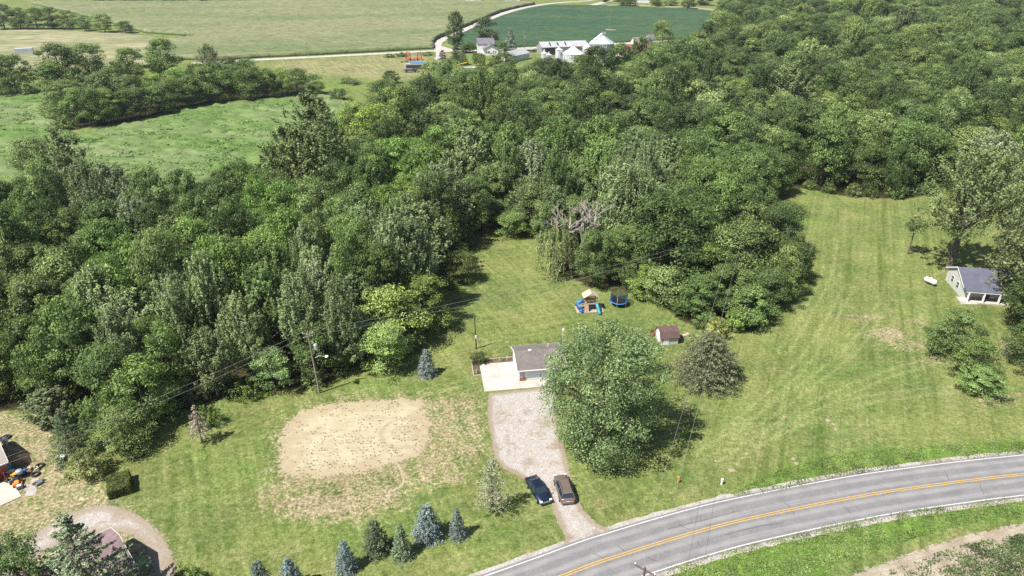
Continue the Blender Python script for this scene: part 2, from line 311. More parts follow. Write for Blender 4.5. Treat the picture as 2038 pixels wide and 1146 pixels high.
# main road
cen = W([(1123, 1145), (1260, 1097), (1410, 1052), (1519, 1026), (1672, 995), (1800, 973.5), (2038, 944)])
c0 = np.array(cen[0][:2]); d0 = c0 - np.array(cen[1][:2]); d0 /= np.hypot(*d0); c1 = np.array(cen[-1][:2]); d1 = c1 - np.array(cen[-2][:2]); d1 /= np.hypot(*d1)
cen = [tuple(c0 + d0 * 60 + np.array([0, -9])), tuple(c0 + d0 * 25 + np.array([0, -1.5]))] + cen + [tuple(c1 + d1 * 25 + np.array([0, -1.2])), tuple(c1 + d1 * 60 + np.array([0, -6]))]
CEN = smooth_line(cen, 14)
def asphalt():
    t = NT('asphalt'); u = t.attr('across'); f = t.noise(14, 3, .7); m = t.noise(.5, 4, .6); lg = t.noise(1, 4, .6, t.map((.06, 1.6, 1), R(14)))
    au = t.math('ABSOLUTE', t.math('SUBTRACT', t.math('ABSOLUTE', u), 1.75)); wheel = t.ramp(t.math('ABSOLUTE', t.math('SUBTRACT', au, .8)), .1, .55, 1, 0)
    c = t.mix(t.ramp(f, .35, .65), (.132, .128, .130), (.212, .206, .208))
    c = t.mix(t.math('MULTIPLY', wheel, .5), c, (.285, .276, .270)); c = t.mix(t.ramp(lg, .45, .7, 0, .35), c, (.13, .124, .134))
    cr = t.voro(.22, t.map((1, 1, 1)), 'Distance'); c = t.scale(c, t.ramp(m, .3, .7, .9, 1.08))
    return t.done(c, .85, f, .3, .02, spec=.25)
def gravel(name, a, b, c_, sc=7.0, fade=0, lanes=None):
    t = NT(name); v = t.voro(sc, None, 'Color'); f = t.noise(sc * 1.5, 3, .7); m = t.noise(.35, 5, .65); mm = t.noise(1.5, 4, .6)
    c = t.mix(t.ramp(f, .3, .7), a, b); c = t.mix(t.ramp(m, .48, .68, 0, .8), c, c_); c = t.mix(t.ramp(t.noise(.9, 6, .75), .55, .75, 0, .7), c, c_); c = t.scale(c, t.ramp(v, .1, .9, .80, 1.15)); c = t.scale(c, t.ramp(mm, .3, .7, .93, 1.04))
    if fade:
        e = t.attr('edge'); c = t.mix(t.ramp(t.math('ADD', e, t.math('SUBTRACT', t.noise(.8, 5, .7), .5)), .35, 1.0, .75, 0), c, t.scale(c_, t.ramp(f, .3, .7, .8, 1.2)))
        wd_ = t.math('MULTIPLY', t.ramp(t.noise(3.5, 4, .75), .58, .66), t.ramp(t.noise(.33, 4, .6), .47, .62)); c = t.mix(t.math('MULTIPLY', wd_, .8), c, (.12, .125, .045))
    t.done(c, .95, t.math('ADD', f, v), .7, .05, spec=.1)
    return thin(t, fade) if fade else t.mat
M_gravel = gravel('pale_gravel', (.30, .275, .25), (.43, .40, .375), (.25, .195, .14))
M_shoulder = gravel('shoulder_gravel', (.30, .275, .25), (.44, .41, .38), (.23, .19, .14))
ribbon('road_shoulder', CEN, -4.35, 4.35, .008, M_shoulder, .28)
ribbon('road', CEN, -3.72, 3.72, .030, asphalt())
M_white = paint('road_white', (.50, .50, .485), .7, var=.25, sc=6); M_yel = paint('road_yellow', (.46, .30, .07), .7, var=.25, sc=6)
for a in (-3.4, 3.4): ribbon('road_edge_line', CEN, a - .07, a + .07, .034, M_white)
for a in (-.15, .15): ribbon('road_centre_line', CEN, a - .065, a + .065, .034, M_yel)
crk = NT('asphalt_crack'); M_crack = crk.done((.045, .043, .045), .9)
def crack(pts):
    L = [tuple(p) for p in smooth_line([at(*q) for q in pts], 4)]; L = [(x + random.uniform(-.06, .06), y + random.uniform(-.06, .06)) for x, y in L]
    ribbon('road_crack', L, -.028, .028, .033, M_crack)
random.seed(3)
for q in ([(1351, 1044), (1372, 1054)], [(1486, 1053), (1496, 1060)], [(1387, 1078), (1396, 1090)], [(1679, 1008), (1693, 1022)], [(1660, 980), (1665, 986)], [(1285, 1110), (1310, 1118)], [(1560, 1000), (1572, 1010), (1580, 1024)], [(1755, 985), (1850, 968), (1930, 960)], [(1440, 1066), (1500, 1050), (1560, 1040)], [(1880, 935), (1888, 955)], [(1230, 1085), (1245, 1100)], [(1950, 965), (1958, 985)], [(1330, 1052), (1420, 1030), (1470, 1016)], [(1180, 1100), (1215, 1120)]): crack(q)

# gravel drive, lane by the house, patch of bare soil, strip of crop field at the corner
soft_sheet('driveway', W(DRIVE), .012, gravel('driveway_gravel', (.30, .27, .245), (.44, .41, .38), (.235, .18, .125), 8, .9), .35, 1.0)
soft_sheet('gravel_lane', W(LANE), .010, gravel('lane_gravel', (.30, .275, .25), (.44, .41, .38), (.25, .20, .14), 8, 1.0), .35, 1.6)
def sand_mat():
    t = NT('bare_soil'); f = t.noise(4.5, 5, .75); m = t.noise(.4, 6, .7); rows = t.noise(1.0, 4, .7, t.map((.22, 1.5, 1), R(-7))); e = t.attr('edge'); pc = at(806, 862); vd = t.N.new('ShaderNodeVectorMath'); vd.operation = 'DISTANCE'; t.l(t.co, vd.inputs[0]); vd.inputs[1].default_value = (pc.x, pc.y, 0); dd = t.math('ADD', vd.outputs['Value'], t.math('MULTIPLY', t.noise(.5, 3), 1.2)); ring = t.math('MULTIPLY', t.math('ADD', t.math('MULTIPLY', t.math('SINE', t.math('MULTIPLY', dd, 3.6)), .5), .5), t.ramp(dd, 4.5, 6.5, 1, .25))
    c = t.mix(t.ramp(m, .3, .7), (.345, .295, .190), (.425, .380, .265)); c = t.mix(t.math('MULTIPLY', t.ramp(rows, .50, .66), t.ramp(f, .36, .6, .15, .7)), c, (.27, .225, .15)); c = t.mix(t.ramp(ring, .55, .95, 0, .5), c, (.275, .225, .14))
    c = t.mix(t.ramp(t.math('ADD', e, t.math('MULTIPLY', t.math('SUBTRACT', m, .5), 2.4)), .2, 1.2, .65, 0), c, (.315, .255, .165))
    c = t.mix(t.math('MULTIPLY', t.ramp(f, .60, .68), .5), c, (.13, .13, .055)); c = t.scale(c, t.ramp(t.noise(9, 3, .7), .3, .7, .84, 1.14))
    t.done(c, .95, t.math('ADD', f, rows), .8, .07, spec=.05); return thin(t, 1.35, .55, 2.6)
soft_sheet('bare_soil', W(SAND), .007, sand_mat(), .35, 3.2)
M_wash = gravel('washed_soil', (.34, .28, .185), (.42, .36, .26), (.28, .22, .14), 9)
for pts, wd in (([(768, 890), (782, 915), (800, 938), (806, 950), (798, 968), (782, 975), (772, 985), (778, 998), (779, 1003)], .22), ([(806, 951), (825, 955), (850, 957), (870, 962), (905, 955), (918, 948)], .17), ([(772, 976), (740, 978), (712, 982), (690, 972), (672, 978)], .13), ([(815, 950), (832, 938), (850, 945), (870, 935)], .14), ([(752, 932), (758, 940)], .2), ([(768, 1038), (778, 1046)], .12), ([(822, 1062), (835, 1075), (832, 1085)], .12)):
    L = [tuple(p) for p in smooth_line([at(*q) for q in pts], 6)]; L = [(x + random.uniform(-.16, .16), y + random.uniform(-.16, .16)) for x, y in L]; ribbon('washed_soil', L, -wd * .42, wd * .42, .009, M_wash, .10)
def bare_mat():
    t = NT('field_soil'); f = t.noise(4, 4, .7); m = t.noise(.4, 5, .6); rows = t.wave(.55, 1.5, t.map((1, 1, 1), R(-76)), 1.0)
    c = t.mix(t.ramp(m, .3, .7), (.25, .205, .155), (.36, .31, .245)); c = t.mix(t.ramp(rows, .5, .9, 0, .4), c, (.24, .20, .15)); c = t.scale(c, t.ramp(f, .3, .7, .85, 1.12)); t.done(c, .95, f, .5, .05, spec=.05); return thin(t, 1.0, .8, 4)
soft_sheet('field_soil', W(BARE), .008, bare_mat(), .4, 2.0)
def concrete():
    t = NT('concrete'); f = t.noise(12, 4, .6); m = t.noise(.35, 5, .65); c = t.mix(t.ramp(m, .3, .7), (.37, .335, .29), (.46, .43, .385)); c = t.scale(c, t.ramp(f, .3, .7, .93, 1.05)); return t.done(c, .85, f, .15, .02, spec=.2)
M_conc = concrete()
YAW = R(8.3); GO = at(1032.7, 759)                 # garage frame
def gl(x, y): return (GO.x + x * math.cos(YAW) - y * math.sin(YAW), GO.y + x * math.sin(YAW) + y * math.cos(YAW))
padp = [gl(-5.6, -2.0), gl(-.05, -2.0), gl(7.4, -2.0), gl(7.4, -.02), gl(-.03, -.02), gl(-.03, 5.6), gl(-5.6, 5.6)]
sheet('concrete_pad', padp, .10, M_conc, .1)
M_joint = NT('concrete_joint').done((.26, .235, .2), .9)
for a, b in (((-5.6, 1.8), (-.05, 1.8)), ((-2.8, -2), (-2.8, 5.6)), ((2.6, -2), (2.6, -.1)), ((-.03, -2), (-.03, -.1))):
    ribbon('concrete_joint', [gl(*a), gl((a[0] + b[0]) / 2, (a[1] + b[1]) / 2), gl(*b)], -.025, .025, .104, M_joint)
M_mulch = gravel('mulch', (.075, .052, .042), (.15, .105, .085), (.20, .145, .115), 9)
sheet('planting_bed', [gl(-6.75, 2.5), gl(-5.62, 2.5), gl(-5.62, 5.62), gl(-.05, 5.62), gl(-.05, 6.9), gl(-6.75, 6.9)], .05, M_mulch, .05)
sheet('concrete_slab', W([(-60, 1035), (43, 988), (22, 953), (-60, 985)]), .08, M_conc, .08)
sheet('gravel_patch', ragged(W([(45, 962), (70, 960), (68, 985), (52, 985)]), .3, .4, .8, 3), .012, M_gravel)

# far roads and yards
M_far = gravel('far_gravel', (.36, .33, .305), (.46, .43, .40), (.40, .35, .30), 1.5)
ribbon('farm_road', smooth_line(W([(380, 126), (520, 118.5), (700, 109.5), (872, 101), (960, 100.5), (1050, 95.5), (1140, 92), (1225, 87.5), (1350, 80.5), (1420, 77)]), 8), -2.9, 2.9, .05, M_far, .3)
ribbon('farm_road', smooth_line(W([(884, 101.5), (872, 95), (868, 89), (874, 82), (890, 75), (915, 63.5), (940, 51.5), (1000, 27), (1040, 16), (1075, 9.5), (1120, 4.5), (1180, 1)]), 10), -3.2, 3.2, .06, M_far, .3)
sheet('farm_road', W([(866, 98), (880, 92), (900, 98), (905, 101.5), (880, 104)]), .055, M_far)
ribbon('farm_drive', smooth_line(W([(876, 102), (876, 112), (874, 122), (885, 132), (910, 134), (950, 133.5)]), 8), -2.4, 2.4, .04, M_far, .4)
sheet('farm_yard', W([(1215, 98), (1240, 97), (1248, 103), (1240, 118), (1215, 122), (1150, 124), (1085, 122), (1090, 117), (1210, 112)]), .04, M_far)
sheet('farm_yard', W([(1000, 100), (1060, 97), (1062, 101), (1040, 108), (1010, 106)]), .045, gravel('yard_gravel', (.34, .30, .27), (.44, .40, .37), (.25, .21, .15), 1.5))
ribbon('far_lane', smooth_line(W([(1178, 10), (1200, 5), (1215, 1)]), 5), -4, 4, .05, M_far)
ribbon('far_lane', smooth_line(W([(1150, 12), (1245, 9.5), (1300, 12), (1370, 14), (1425, 21)]), 5), -3, 3, .05, gravel('field_edge', (.30, .26, .17), (.38, .33, .23), (.18, .17, .08), 1.0))
pad_soil = gravel('track_soil', (.24, .175, .12), (.33, .25, .18), (.17, .14, .07), 2)
ribbon('field_path', smooth_line(W([(116, 240), (110, 248), (115, 257), (130, 263.5), (160, 265.5), (210, 261.5), (262, 251), (350, 230), (400, 218)]), 8), -1.2, 1.2, .03, pad_soil, .5)
# ================================================================ CROPS AND LOW GROWTH
def bumpy(name, poly, res, hfn, mat, label, cat, smooth=True):
    P = np.array([p[:2] for p in poly]); x0, y0 = P.min(0); x1, y1 = P.max(0)
    xs = np.arange(x0 - res, x1 + res, res); ys = np.arange(y0 - res, y1 + res, res); nx = len(xs)
    A, B = np.meshgrid(xs, ys); cx = A[:-1, :-1] + res / 2; cy_ = B[:-1, :-1] + res / 2
    ins = pip(poly, cx, cy_); idx = np.arange(A.size).reshape(A.shape)
    F = np.stack([idx[:-1, :-1], idx[:-1, 1:], idx[1:, 1:], idx[1:, :-1]], -1)[ins]
    used = np.unique(F); mp = np.full(A.size, -1); mp[used] = np.arange(len(used)); F = mp[F]
    ax, ay = A.ravel()[used].copy(), B.ravel()[used].copy()
    E = np.concatenate([F[:, [0, 1]], F[:, [1, 2]], F[:, [2, 3]], F[:, [3, 0]]]); key = np.sort(E, 1); _, inv, cnt = np.unique(key, axis=0, return_inverse=True, return_counts=True)
    BE = E[cnt[inv.ravel()] == 1]; bv = np.unique(BE)
    bx, by = ax[bv], ay[bv]; best = np.full(len(bv), 1e18); qx = bx.copy(); qy = by.copy()   # pull the edge onto the outline
    for i in range(len(P)):
        a, b = P[i], P[(i + 1) % len(P)]; e = b - a; t = np.clip(((bx - a[0]) * e[0] + (by - a[1]) * e[1]) / (e @ e + 1e-9), 0, 1)
        ux, uy = a[0] + t * e[0], a[1] + t * e[1]; d = (ux - bx) ** 2 + (uy - by) ** 2; m = d < best; best[m] = d[m]; qx[m] = ux[m]; qy[m] = uy[m]
    ax[bv] = qx; ay[bv] = qy
    z = hfn(ax, ay); V = np.stack([ax, ay, z], 1)
    bi = np.full(len(ax), -1); bi[bv] = len(ax) + np.arange(len(bv)); V = np.concatenate([V, np.stack([ax[bv], ay[bv], np.zeros(len(bv))], 1)])
    F = np.concatenate([F, np.stack([BE[:, 1], BE[:, 0], bi[BE[:, 0]], bi[BE[:, 1]]], 1)])
    o = link(bpy.data.objects.new(name, np_mesh(name, V, F, mat, None, smooth)))
    return tag(o, label, cat, None, 'stuff')
rr = np.random.default_rng(5)
def crop_mat(name, a, b, c, rz, fs=1.0, mott=.012):
    t = NT(name); r = t.noise(fs * 1.3, 4, .75, t.map((.45, 1.0, 1), rz)); m = t.noise(mott, 6, .68, t.map((.45, 1.3, 1), rz)); sp = t.noise(fs * .35, 4, .7, t.map((.4, 1, 1), rz))
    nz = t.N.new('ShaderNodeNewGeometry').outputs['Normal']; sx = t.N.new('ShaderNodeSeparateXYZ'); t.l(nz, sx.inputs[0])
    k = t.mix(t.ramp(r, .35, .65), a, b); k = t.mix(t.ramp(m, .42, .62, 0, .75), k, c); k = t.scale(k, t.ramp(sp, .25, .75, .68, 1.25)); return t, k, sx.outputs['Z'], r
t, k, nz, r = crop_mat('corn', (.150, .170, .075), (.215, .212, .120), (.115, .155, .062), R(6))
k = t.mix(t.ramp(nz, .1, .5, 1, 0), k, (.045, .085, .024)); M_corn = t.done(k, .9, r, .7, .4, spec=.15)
CORN = [(60, 7), (300, 5), (700, 4.5), (1040, 5.5), (1066, 9), (1034, 15), (996, 25), (936, 49.5), (912, 60), (888, 71), (868, 79), (861, 88), (864, 97), (700, 106), (520, 115), (430, 121), (330, 119), (290, 97), (330, 84), (410, 74), (290, 66), (200, 40)]
def hc(x, y): return 2.1 + (rr.random(x.shape) - .5) * .7 + (fbm(x / 14, y / 14, 3) - .5) * .8
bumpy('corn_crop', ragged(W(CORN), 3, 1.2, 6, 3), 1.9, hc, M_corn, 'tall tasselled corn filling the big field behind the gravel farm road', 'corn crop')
t, k, nz, r = crop_mat('soybeans', (.028, .066, .033), (.046, .094, .047), (.060, .098, .045), R(-5), .9, .02); M_soy = t.done(k, .9, r, .8, .3, spec=.15)
SOY = [(892, 79), (906, 73), (940, 58), (1000, 32), (1048, 18.5), (1095, 10.5), (1180, 11.5), (1240, 13), (1300, 16), (1370, 18), (1425, 24), (1412, 50), (1405, 78), (1345, 78), (1225, 84.5), (1140, 89), (1050, 92.5), (1000, 96), (930, 97), (905, 92), (890, 86)]
bumpy('soybean_crop', ragged(W(SOY), 3, .6, 6, 4), 1.9, lambda x, y: .75 + (rr.random(x.shape) - .5) * .28 + (fbm(x / 10, y / 10, 8) - .5) * .35, M_soy, 'dark green even soybean field behind the grain bins', 'soybean crop')
t, k, nz, r = crop_mat('meadow', (.080, .150, .036), (.130, .190, .056), (.170, .205, .095), R(-20), .8, .035); M_mead = t.done(k, .9, r, .8, .35, spec=.12)
bumpy('meadow_grass', ragged(W(MEADOW), 2, .8, 5, 5), 1.0, lambda x, y: .15 + 2.6 * np.clip(fbm(x / 6, y / 4, 9, 4) - .40, 0, 1) + 1.1 * np.clip(fbm(x / 2.0, y / 1.7, 3, 2) - .45, 0, 1), M_mead, 'lumpy bright green weeds over the fallow field left of the tall woods', 'meadow')
HAY = [(-60, 62), (0, 61), (100, 60), (210, 66), (260, 68), (330, 76), (400, 75), (320, 86), (290, 97), (330, 120), (300, 130), (-60, 140)]
t, k, nz, r = crop_mat('hay', (.155, .180, .080), (.215, .212, .115), (.30, .275, .165), R(3), .7, .03); M_hay = t.done(k, .9, r, .6, .3, spec=.1)
bumpy('hay_grass', ragged(W(HAY), 3, .8, 6, 5), 2.2, lambda x, y: .35 + .3 * fbm(x / 4, y / 4, 7, 3), M_hay, 'pale streaky hay field behind the far trees', 'hay field')

def leaf_mat(name, trans=.34):                     # foliage: the tree's own colour (object colour) varied per tree, per branch and per leaf
    t = NT(name); oi = t.N.new('ShaderNodeObjectInfo'); g = t.N.new('ShaderNodeNewGeometry'); rnd = g.outputs['Random Per Island']; cl = t.attr('clump')
    al = oi.outputs['Alpha']; R_ = oi.outputs['Random']; base = oi.outputs['Color']   # alpha 1 plain, .5 silver-backed leaves, 0 mixed woods
    cr = t.N.new('ShaderNodeValToRGB'); t.l(R_, cr.inputs[0]); el = cr.color_ramp.elements; cr.color_ramp.interpolation = 'CONSTANT'
    pal = [(0, (.62, .66, .62)), (.16, (.95, 1.0, .85)), (.36, (1.16, 1.12, .85)), (.50, (.75, .86, .70)), (.66, (1.10, 1.12, 1.0)), (.78, (1.28, 1.20, .92)), (.86, (.55, .60, .58)), (.94, (1.55, 1.42, 1.45))]
    for k in range(len(pal) - 2): el.new(pal[k + 1][0])
    for e_, (p_, q_) in zip(el, pal): e_.position = p_; e_.color = (*[x / 1.6 for x in q_], 1)
    mixed = t.mix(1.0, base, t.scale(cr.outputs[0], 1.6), 'MULTIPLY'); base = t.mix(t.ramp(al, .1, .3, 1, 0), base, mixed)
    silver = t.math('MULTIPLY', t.ramp(al, .45, .55, 0, 1), 1.0); silver = t.math('MULTIPLY', silver, t.ramp(al, .6, .8, 1, 0))
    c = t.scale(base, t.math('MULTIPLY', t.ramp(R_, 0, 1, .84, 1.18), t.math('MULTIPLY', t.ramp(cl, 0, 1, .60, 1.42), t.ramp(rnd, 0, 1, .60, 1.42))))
    c = t.mix(t.math('MULTIPLY', silver, t.ramp(t.math('ADD', rnd, t.math('MULTIPLY', cl, .25)), .80, 1.0, 0, .85)), c, (.30, .36, .235))
    hs = t.N.new('ShaderNodeHueSaturation'); t.l(c, hs.inputs['Color']); hs.inputs['Saturation'].default_value = .90; t.l(t.ramp(cl, 0, 1, .504, .491), hs.inputs['Hue']); c = hs.outputs[0]
    t.put(t.b.inputs['Base Color'], c); t.b.inputs['Roughness'].default_value = .5; t.b.inputs['Specular IOR Level'].default_value = .25
    tr = t.N.new('ShaderNodeBsdfTranslucent'); t.l(t.mix(.5, c, t.mix(1.0, c, (1.1, 1.25, .45), 'MULTIPLY')), tr.inputs[0])
    mx = t.N.new('ShaderNodeMixShader'); mx.inputs[0].default_value = trans; t.l(t.b.outputs[0], mx.inputs[1]); t.l(tr.outputs[0], mx.inputs[2]); t.l(mx.outputs[0], t.N['Material Output'].inputs[0]); return t.mat
M_leaf = leaf_mat('leaves'); M_needle = leaf_mat('needles', .08)
t = NT('bark'); f = t.noise(1.5, 5, .7, t.map((4, 4, .6))); M_bark = t.done(t.mix(t.ramp(f, .3, .7), (.075, .060, .045), (.19, .165, .14)), .95, f, .6, .05, spec=.1)
t = NT('dead_wood'); f = t.noise(2, 5, .7, t.map((4, 4, .6))); M_dead = t.done(t.mix(t.ramp(f, .3, .7), (.24, .21, .18), (.42, .38, .33)), .95, f, .5, .03, spec=.1)

def leaves_mesh(name, P, N, T, L, Wd, clump, mat):  # diamond leaves: centre, normal, along-axis, length, width
    N = N / (np.linalg.norm(N, axis=1, keepdims=True) + 1e-9); T = T - N * (T * N).sum(1, keepdims=True); T /= (np.linalg.norm(T, axis=1, keepdims=True) + 1e-9); Bn = np.cross(N, T)
    L = np.asarray(L)[:, None] if np.ndim(L) else L; Wd = np.asarray(Wd)[:, None] if np.ndim(Wd) else Wd
    V = np.stack([P - T * L / 2, P + Bn * Wd / 2 - T * L * .08 + N * L * .06, P + T * L / 2, P - Bn * Wd / 2 - T * L * .08 + N * L * .06], 1).reshape(-1, 3)
    return np_mesh(name, V, np.arange(len(V)).reshape(-1, 4), mat, {'clump': ('FACE', clump)})
def weeds(name, poly, n, h, leaf, label, cat, col, seed, dens=None):
    g = np.random.default_rng(seed); P = np.array([p[:2] for p in poly]); a, b = P.min(0), P.max(0); out = []
    while sum(map(len, out)) < n:
        q = a + (b - a) * g.random((n * 2, 2)); q = q[pip(poly, q[:, 0], q[:, 1])]
        k = fbm(q[:, 0] / 1.6, q[:, 1] / 1.6, seed, 3); k = k if dens is None else k * dens(q); out.append(q[g.random(len(q)) < np.clip((k - .25) * 2.2, .03, 1)])
    q = np.concatenate(out)[:n]; hh = h * (0.3 + fbm(q[:, 0] / 1.1, q[:, 1] / 1.1, seed + 3, 3)) * (.4 + .6 * g.random(n))
    pos = np.column_stack([q, hh * g.random(n) ** .6]); nn = g.normal(size=(n, 3)) * .6 + np.array([0, 0, .9])
    cl = np.clip(fbm(q[:, 0] / 2.5, q[:, 1] / 2.5, seed + 5) * 1.5 - .25, 0, 1)
    s = leaf * (.6 + .8 * g.random(n)); o = link(bpy.data.objects.new(name, leaves_mesh(name, pos, nn, g.normal(size=(n, 3)), s, s * .6, cl, M_leaf))); o.color = (*col, 1)
    return tag(o, label, cat, None, 'stuff')
weeds('roadside_weeds', W([(1452, 982), (1510, 955), (1570, 928), (1700, 898), (1900, 884), (2150, 872), (2150, 893), (2040, 902), (1925, 915), (1800, 929), (1662, 952), (1520, 982), (1470, 990)]), 8000, .2, .17, 'leafy green weeds on the verge between big lawn and road', 'weeds', (.140, .195, .050), 11)
weeds('roadside_weeds', W([(1215, 1200), (1310, 1140), (1400, 1108), (1520, 1078), (1662, 1044), (1800, 1018), (2040, 986), (2150, 975), (2150, 1022), (1960, 1036), (1860, 1060), (1760, 1092), (1660, 1128), (1560, 1200)]), 17000, .22, .17, 'lush green weeds in the ditch between road and bare crop field', 'weeds', (.140, .200, .050), 12)
weeds('field_weeds', W([(1640, 1200), (1740, 1150), (1830, 1112), (1910, 1086), (2050, 1060), (2150, 1200)]), 11000, .5, .22, 'patchy green weeds sprouting in the pale field soil at the road corner', 'weeds', (.105, .155, .050), 13, lambda q: .55 + .9 * np.clip((proj(q[:, 0], q[:, 1])[0] - 1800) / 200, 0, 1) * np.clip((proj(q[:, 0], q[:, 1])[1] - 1050) / 60, 0.2, 1))
weeds('field_weeds', W([(1990, 1085), (2020, 1068), (2150, 1060), (2150, 1110), (2030, 1105)]), 3500, .6, .24, 'thick dark green weeds at the edge of the pale field soil', 'weeds', (.09, .145, .045), 14)
weeds('meadow_weeds', W([(-120, 200), (0, 198), (60, 188), (100, 184), (106, 215), (112, 258), (150, 268), (200, 264), (260, 252), (350, 230), (430, 212), (520, 204), (600, 198), (650, 195), (640, 290), (600, 345), (560, 385), (480, 440), (300, 452), (-120, 450)]), 50000, .8, .7, 'rough weedy tufts over the fallow field beside the grove', 'weeds', (.135, .215, .058), 15)
# seedlings in rows over the bare soil
g = np.random.default_rng(21); sp = W(SAND); rows = []
for rI in np.arange(60, 100, .62):
    xs = np.arange(-45, -5, .34) + g.normal(size=118) * .1; ys = rI + xs * .13 + g.normal(size=118) * .10; rows.append(np.column_stack([xs, ys]))
q = np.concatenate(rows); q = q[pip(sp, q[:, 0], q[:, 1])]; k = fbm(q[:, 0] / 3, q[:, 1] / 3, 2); q = q[(g.random(len(q)) < np.clip((k - .38) * 2.6, .02, .5)) & (edist(sp, q[:, 0], q[:, 1]) > .7)]
q = np.repeat(q, 4, 0) + g.normal(size=(len(q) * 4, 2)) * .07; n = len(q)
o = link(bpy.data.objects.new('seedling_grass', leaves_mesh('seedling_grass', np.column_stack([q, .05 + .1 * g.random(n)]), g.normal(size=(n, 3)) * .5 + [0, 0, 1], g.normal(size=(n, 3)), .15 * (.5 + .7 * g.random(n)), .09, g.random(n), M_leaf))); o.color = (.10, .115, .04, 1)
tag(o, 'sparse green seedlings in rows over the pale bare soil oval', 'seedlings', None, 'stuff')
# ================================================================ TREES
def env(u, u0, p): return np.clip(1 - np.abs(np.where(u < u0, (u0 - u) / u0, (u - u0) / (1 - u0))) ** p, 0.02, 1) ** (1 / p)
def tree_meshes(seed, H, Rr, zb=.18, u0=.38, p=2.2, ncl=150, nl=75, leaf=.40, cs=1.0, plume=0.0, lobe=.2, trunk_r=None, limbs=9, sparse=0.0, flat=.55, nm='tree'):
    g = np.random.default_rng(seed); z0 = zb * H
    az = g.random(ncl) * 2 * np.pi; u = np.clip(g.random(ncl) ** .85 * 1.0, .03, .985)
    lob = 1 + lobe * (np.sin(az * 2 + g.random() * 6 + u * 3) * .5 + np.sin(az * 3 + g.random() * 6 - u * 4) * .5 + np.sin(az * 5 + g.random() * 6 + u * 7) * .35)
    rho = 1 - .62 * g.random(ncl) ** 1.7; rad = Rr * env(u, u0, p) * lob * rho * (1 - .09 * (1 - rho))
    c = np.column_stack([rad * np.cos(az), rad * np.sin(az), z0 + u * (H - z0 - cs * .5)])
    o = np.column_stack([np.cos(az) * rho, np.sin(az) * rho, (u - .35) * 1.6]); o /= np.linalg.norm(o, axis=1, keepdims=True)
    sz = cs * (.6 + .8 * g.random(ncl)) * (1 + .25 * (1 - u)); cl = np.clip(g.normal(.5, .24, ncl), 0, 1)
    k = np.repeat(np.arange(ncl), nl); n = len(k)
    if plume:
        ax = o * .75 + np.array([0, 0, 1.0]) * plume + g.normal(size=(ncl, 3)) * .22; ax /= np.linalg.norm(ax, axis=1, keepdims=True)
        tt = g.random(n); L = sz * 2.5
        pos = c[k] + ax[k] * ((tt - .45) * L[k])[:, None] + g.normal(size=(n, 3)) * ((.42 - .30 * tt) * sz[k])[:, None]
        T = ax[k] + g.normal(size=(n, 3)) * .5
    else:
        d = g.normal(size=(n, 3)); d /= np.linalg.norm(d, axis=1, keepdims=True); d *= (g.random(n) ** .30)[:, None]
        pos = c[k] + d * sz[k][:, None] * np.array([1, 1, flat]) + np.array([0, 0, -.14]) * ((d[:, :2] ** 2).sum(1) * sz[k])[:, None]
        T = d + g.normal(size=(n, 3)) * .7
    N = (o[k] * .45 + np.array([-.15, -.1, .5]) if plume else d * .75 + o[k] * .25 + np.array([-.1, -.06, .38])) + g.normal(size=(n, 3)) * .42
    cle = cl[k]
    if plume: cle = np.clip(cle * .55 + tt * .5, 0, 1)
    s = leaf * (.65 + .7 * g.random(n))
    pos[:, 2] = np.maximum(pos[:, 2], .1)
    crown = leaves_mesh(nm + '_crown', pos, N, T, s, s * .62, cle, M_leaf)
    tr = trunk_r or .018 * H; m = MB(); hz = .80 * H; bend = g.normal(size=2) * .02 * H
    m.tube([(0, 0, -.1), (bend[0] * .2, bend[1] * .2, .25 * hz), (bend[0] * .7, bend[1] * .7, .6 * hz), (bend[0], bend[1], hz)], [tr * 1.25, tr, tr * .6, tr * .15], 8)
    sel = np.argsort(-rad)[:max(limbs * 2, 1)][::2] if limbs else []
    for i in sel:
        zz = max(z0 * .7, c[i, 2] * .55); f = zz / hz; b0 = Vector((bend[0] * f, bend[1] * f, zz)); e = Vector(c[i]); q = b0.lerp(e, .55) + Vector((0, 0, .06 * H))
        m.tube([b0, q, e], [tr * .45, tr * .28, tr * .06], 6)
    to = m.build(nm + '_trunk', M_bark); tm = to.data; bpy.data.objects.remove(to)
    return crown, tm
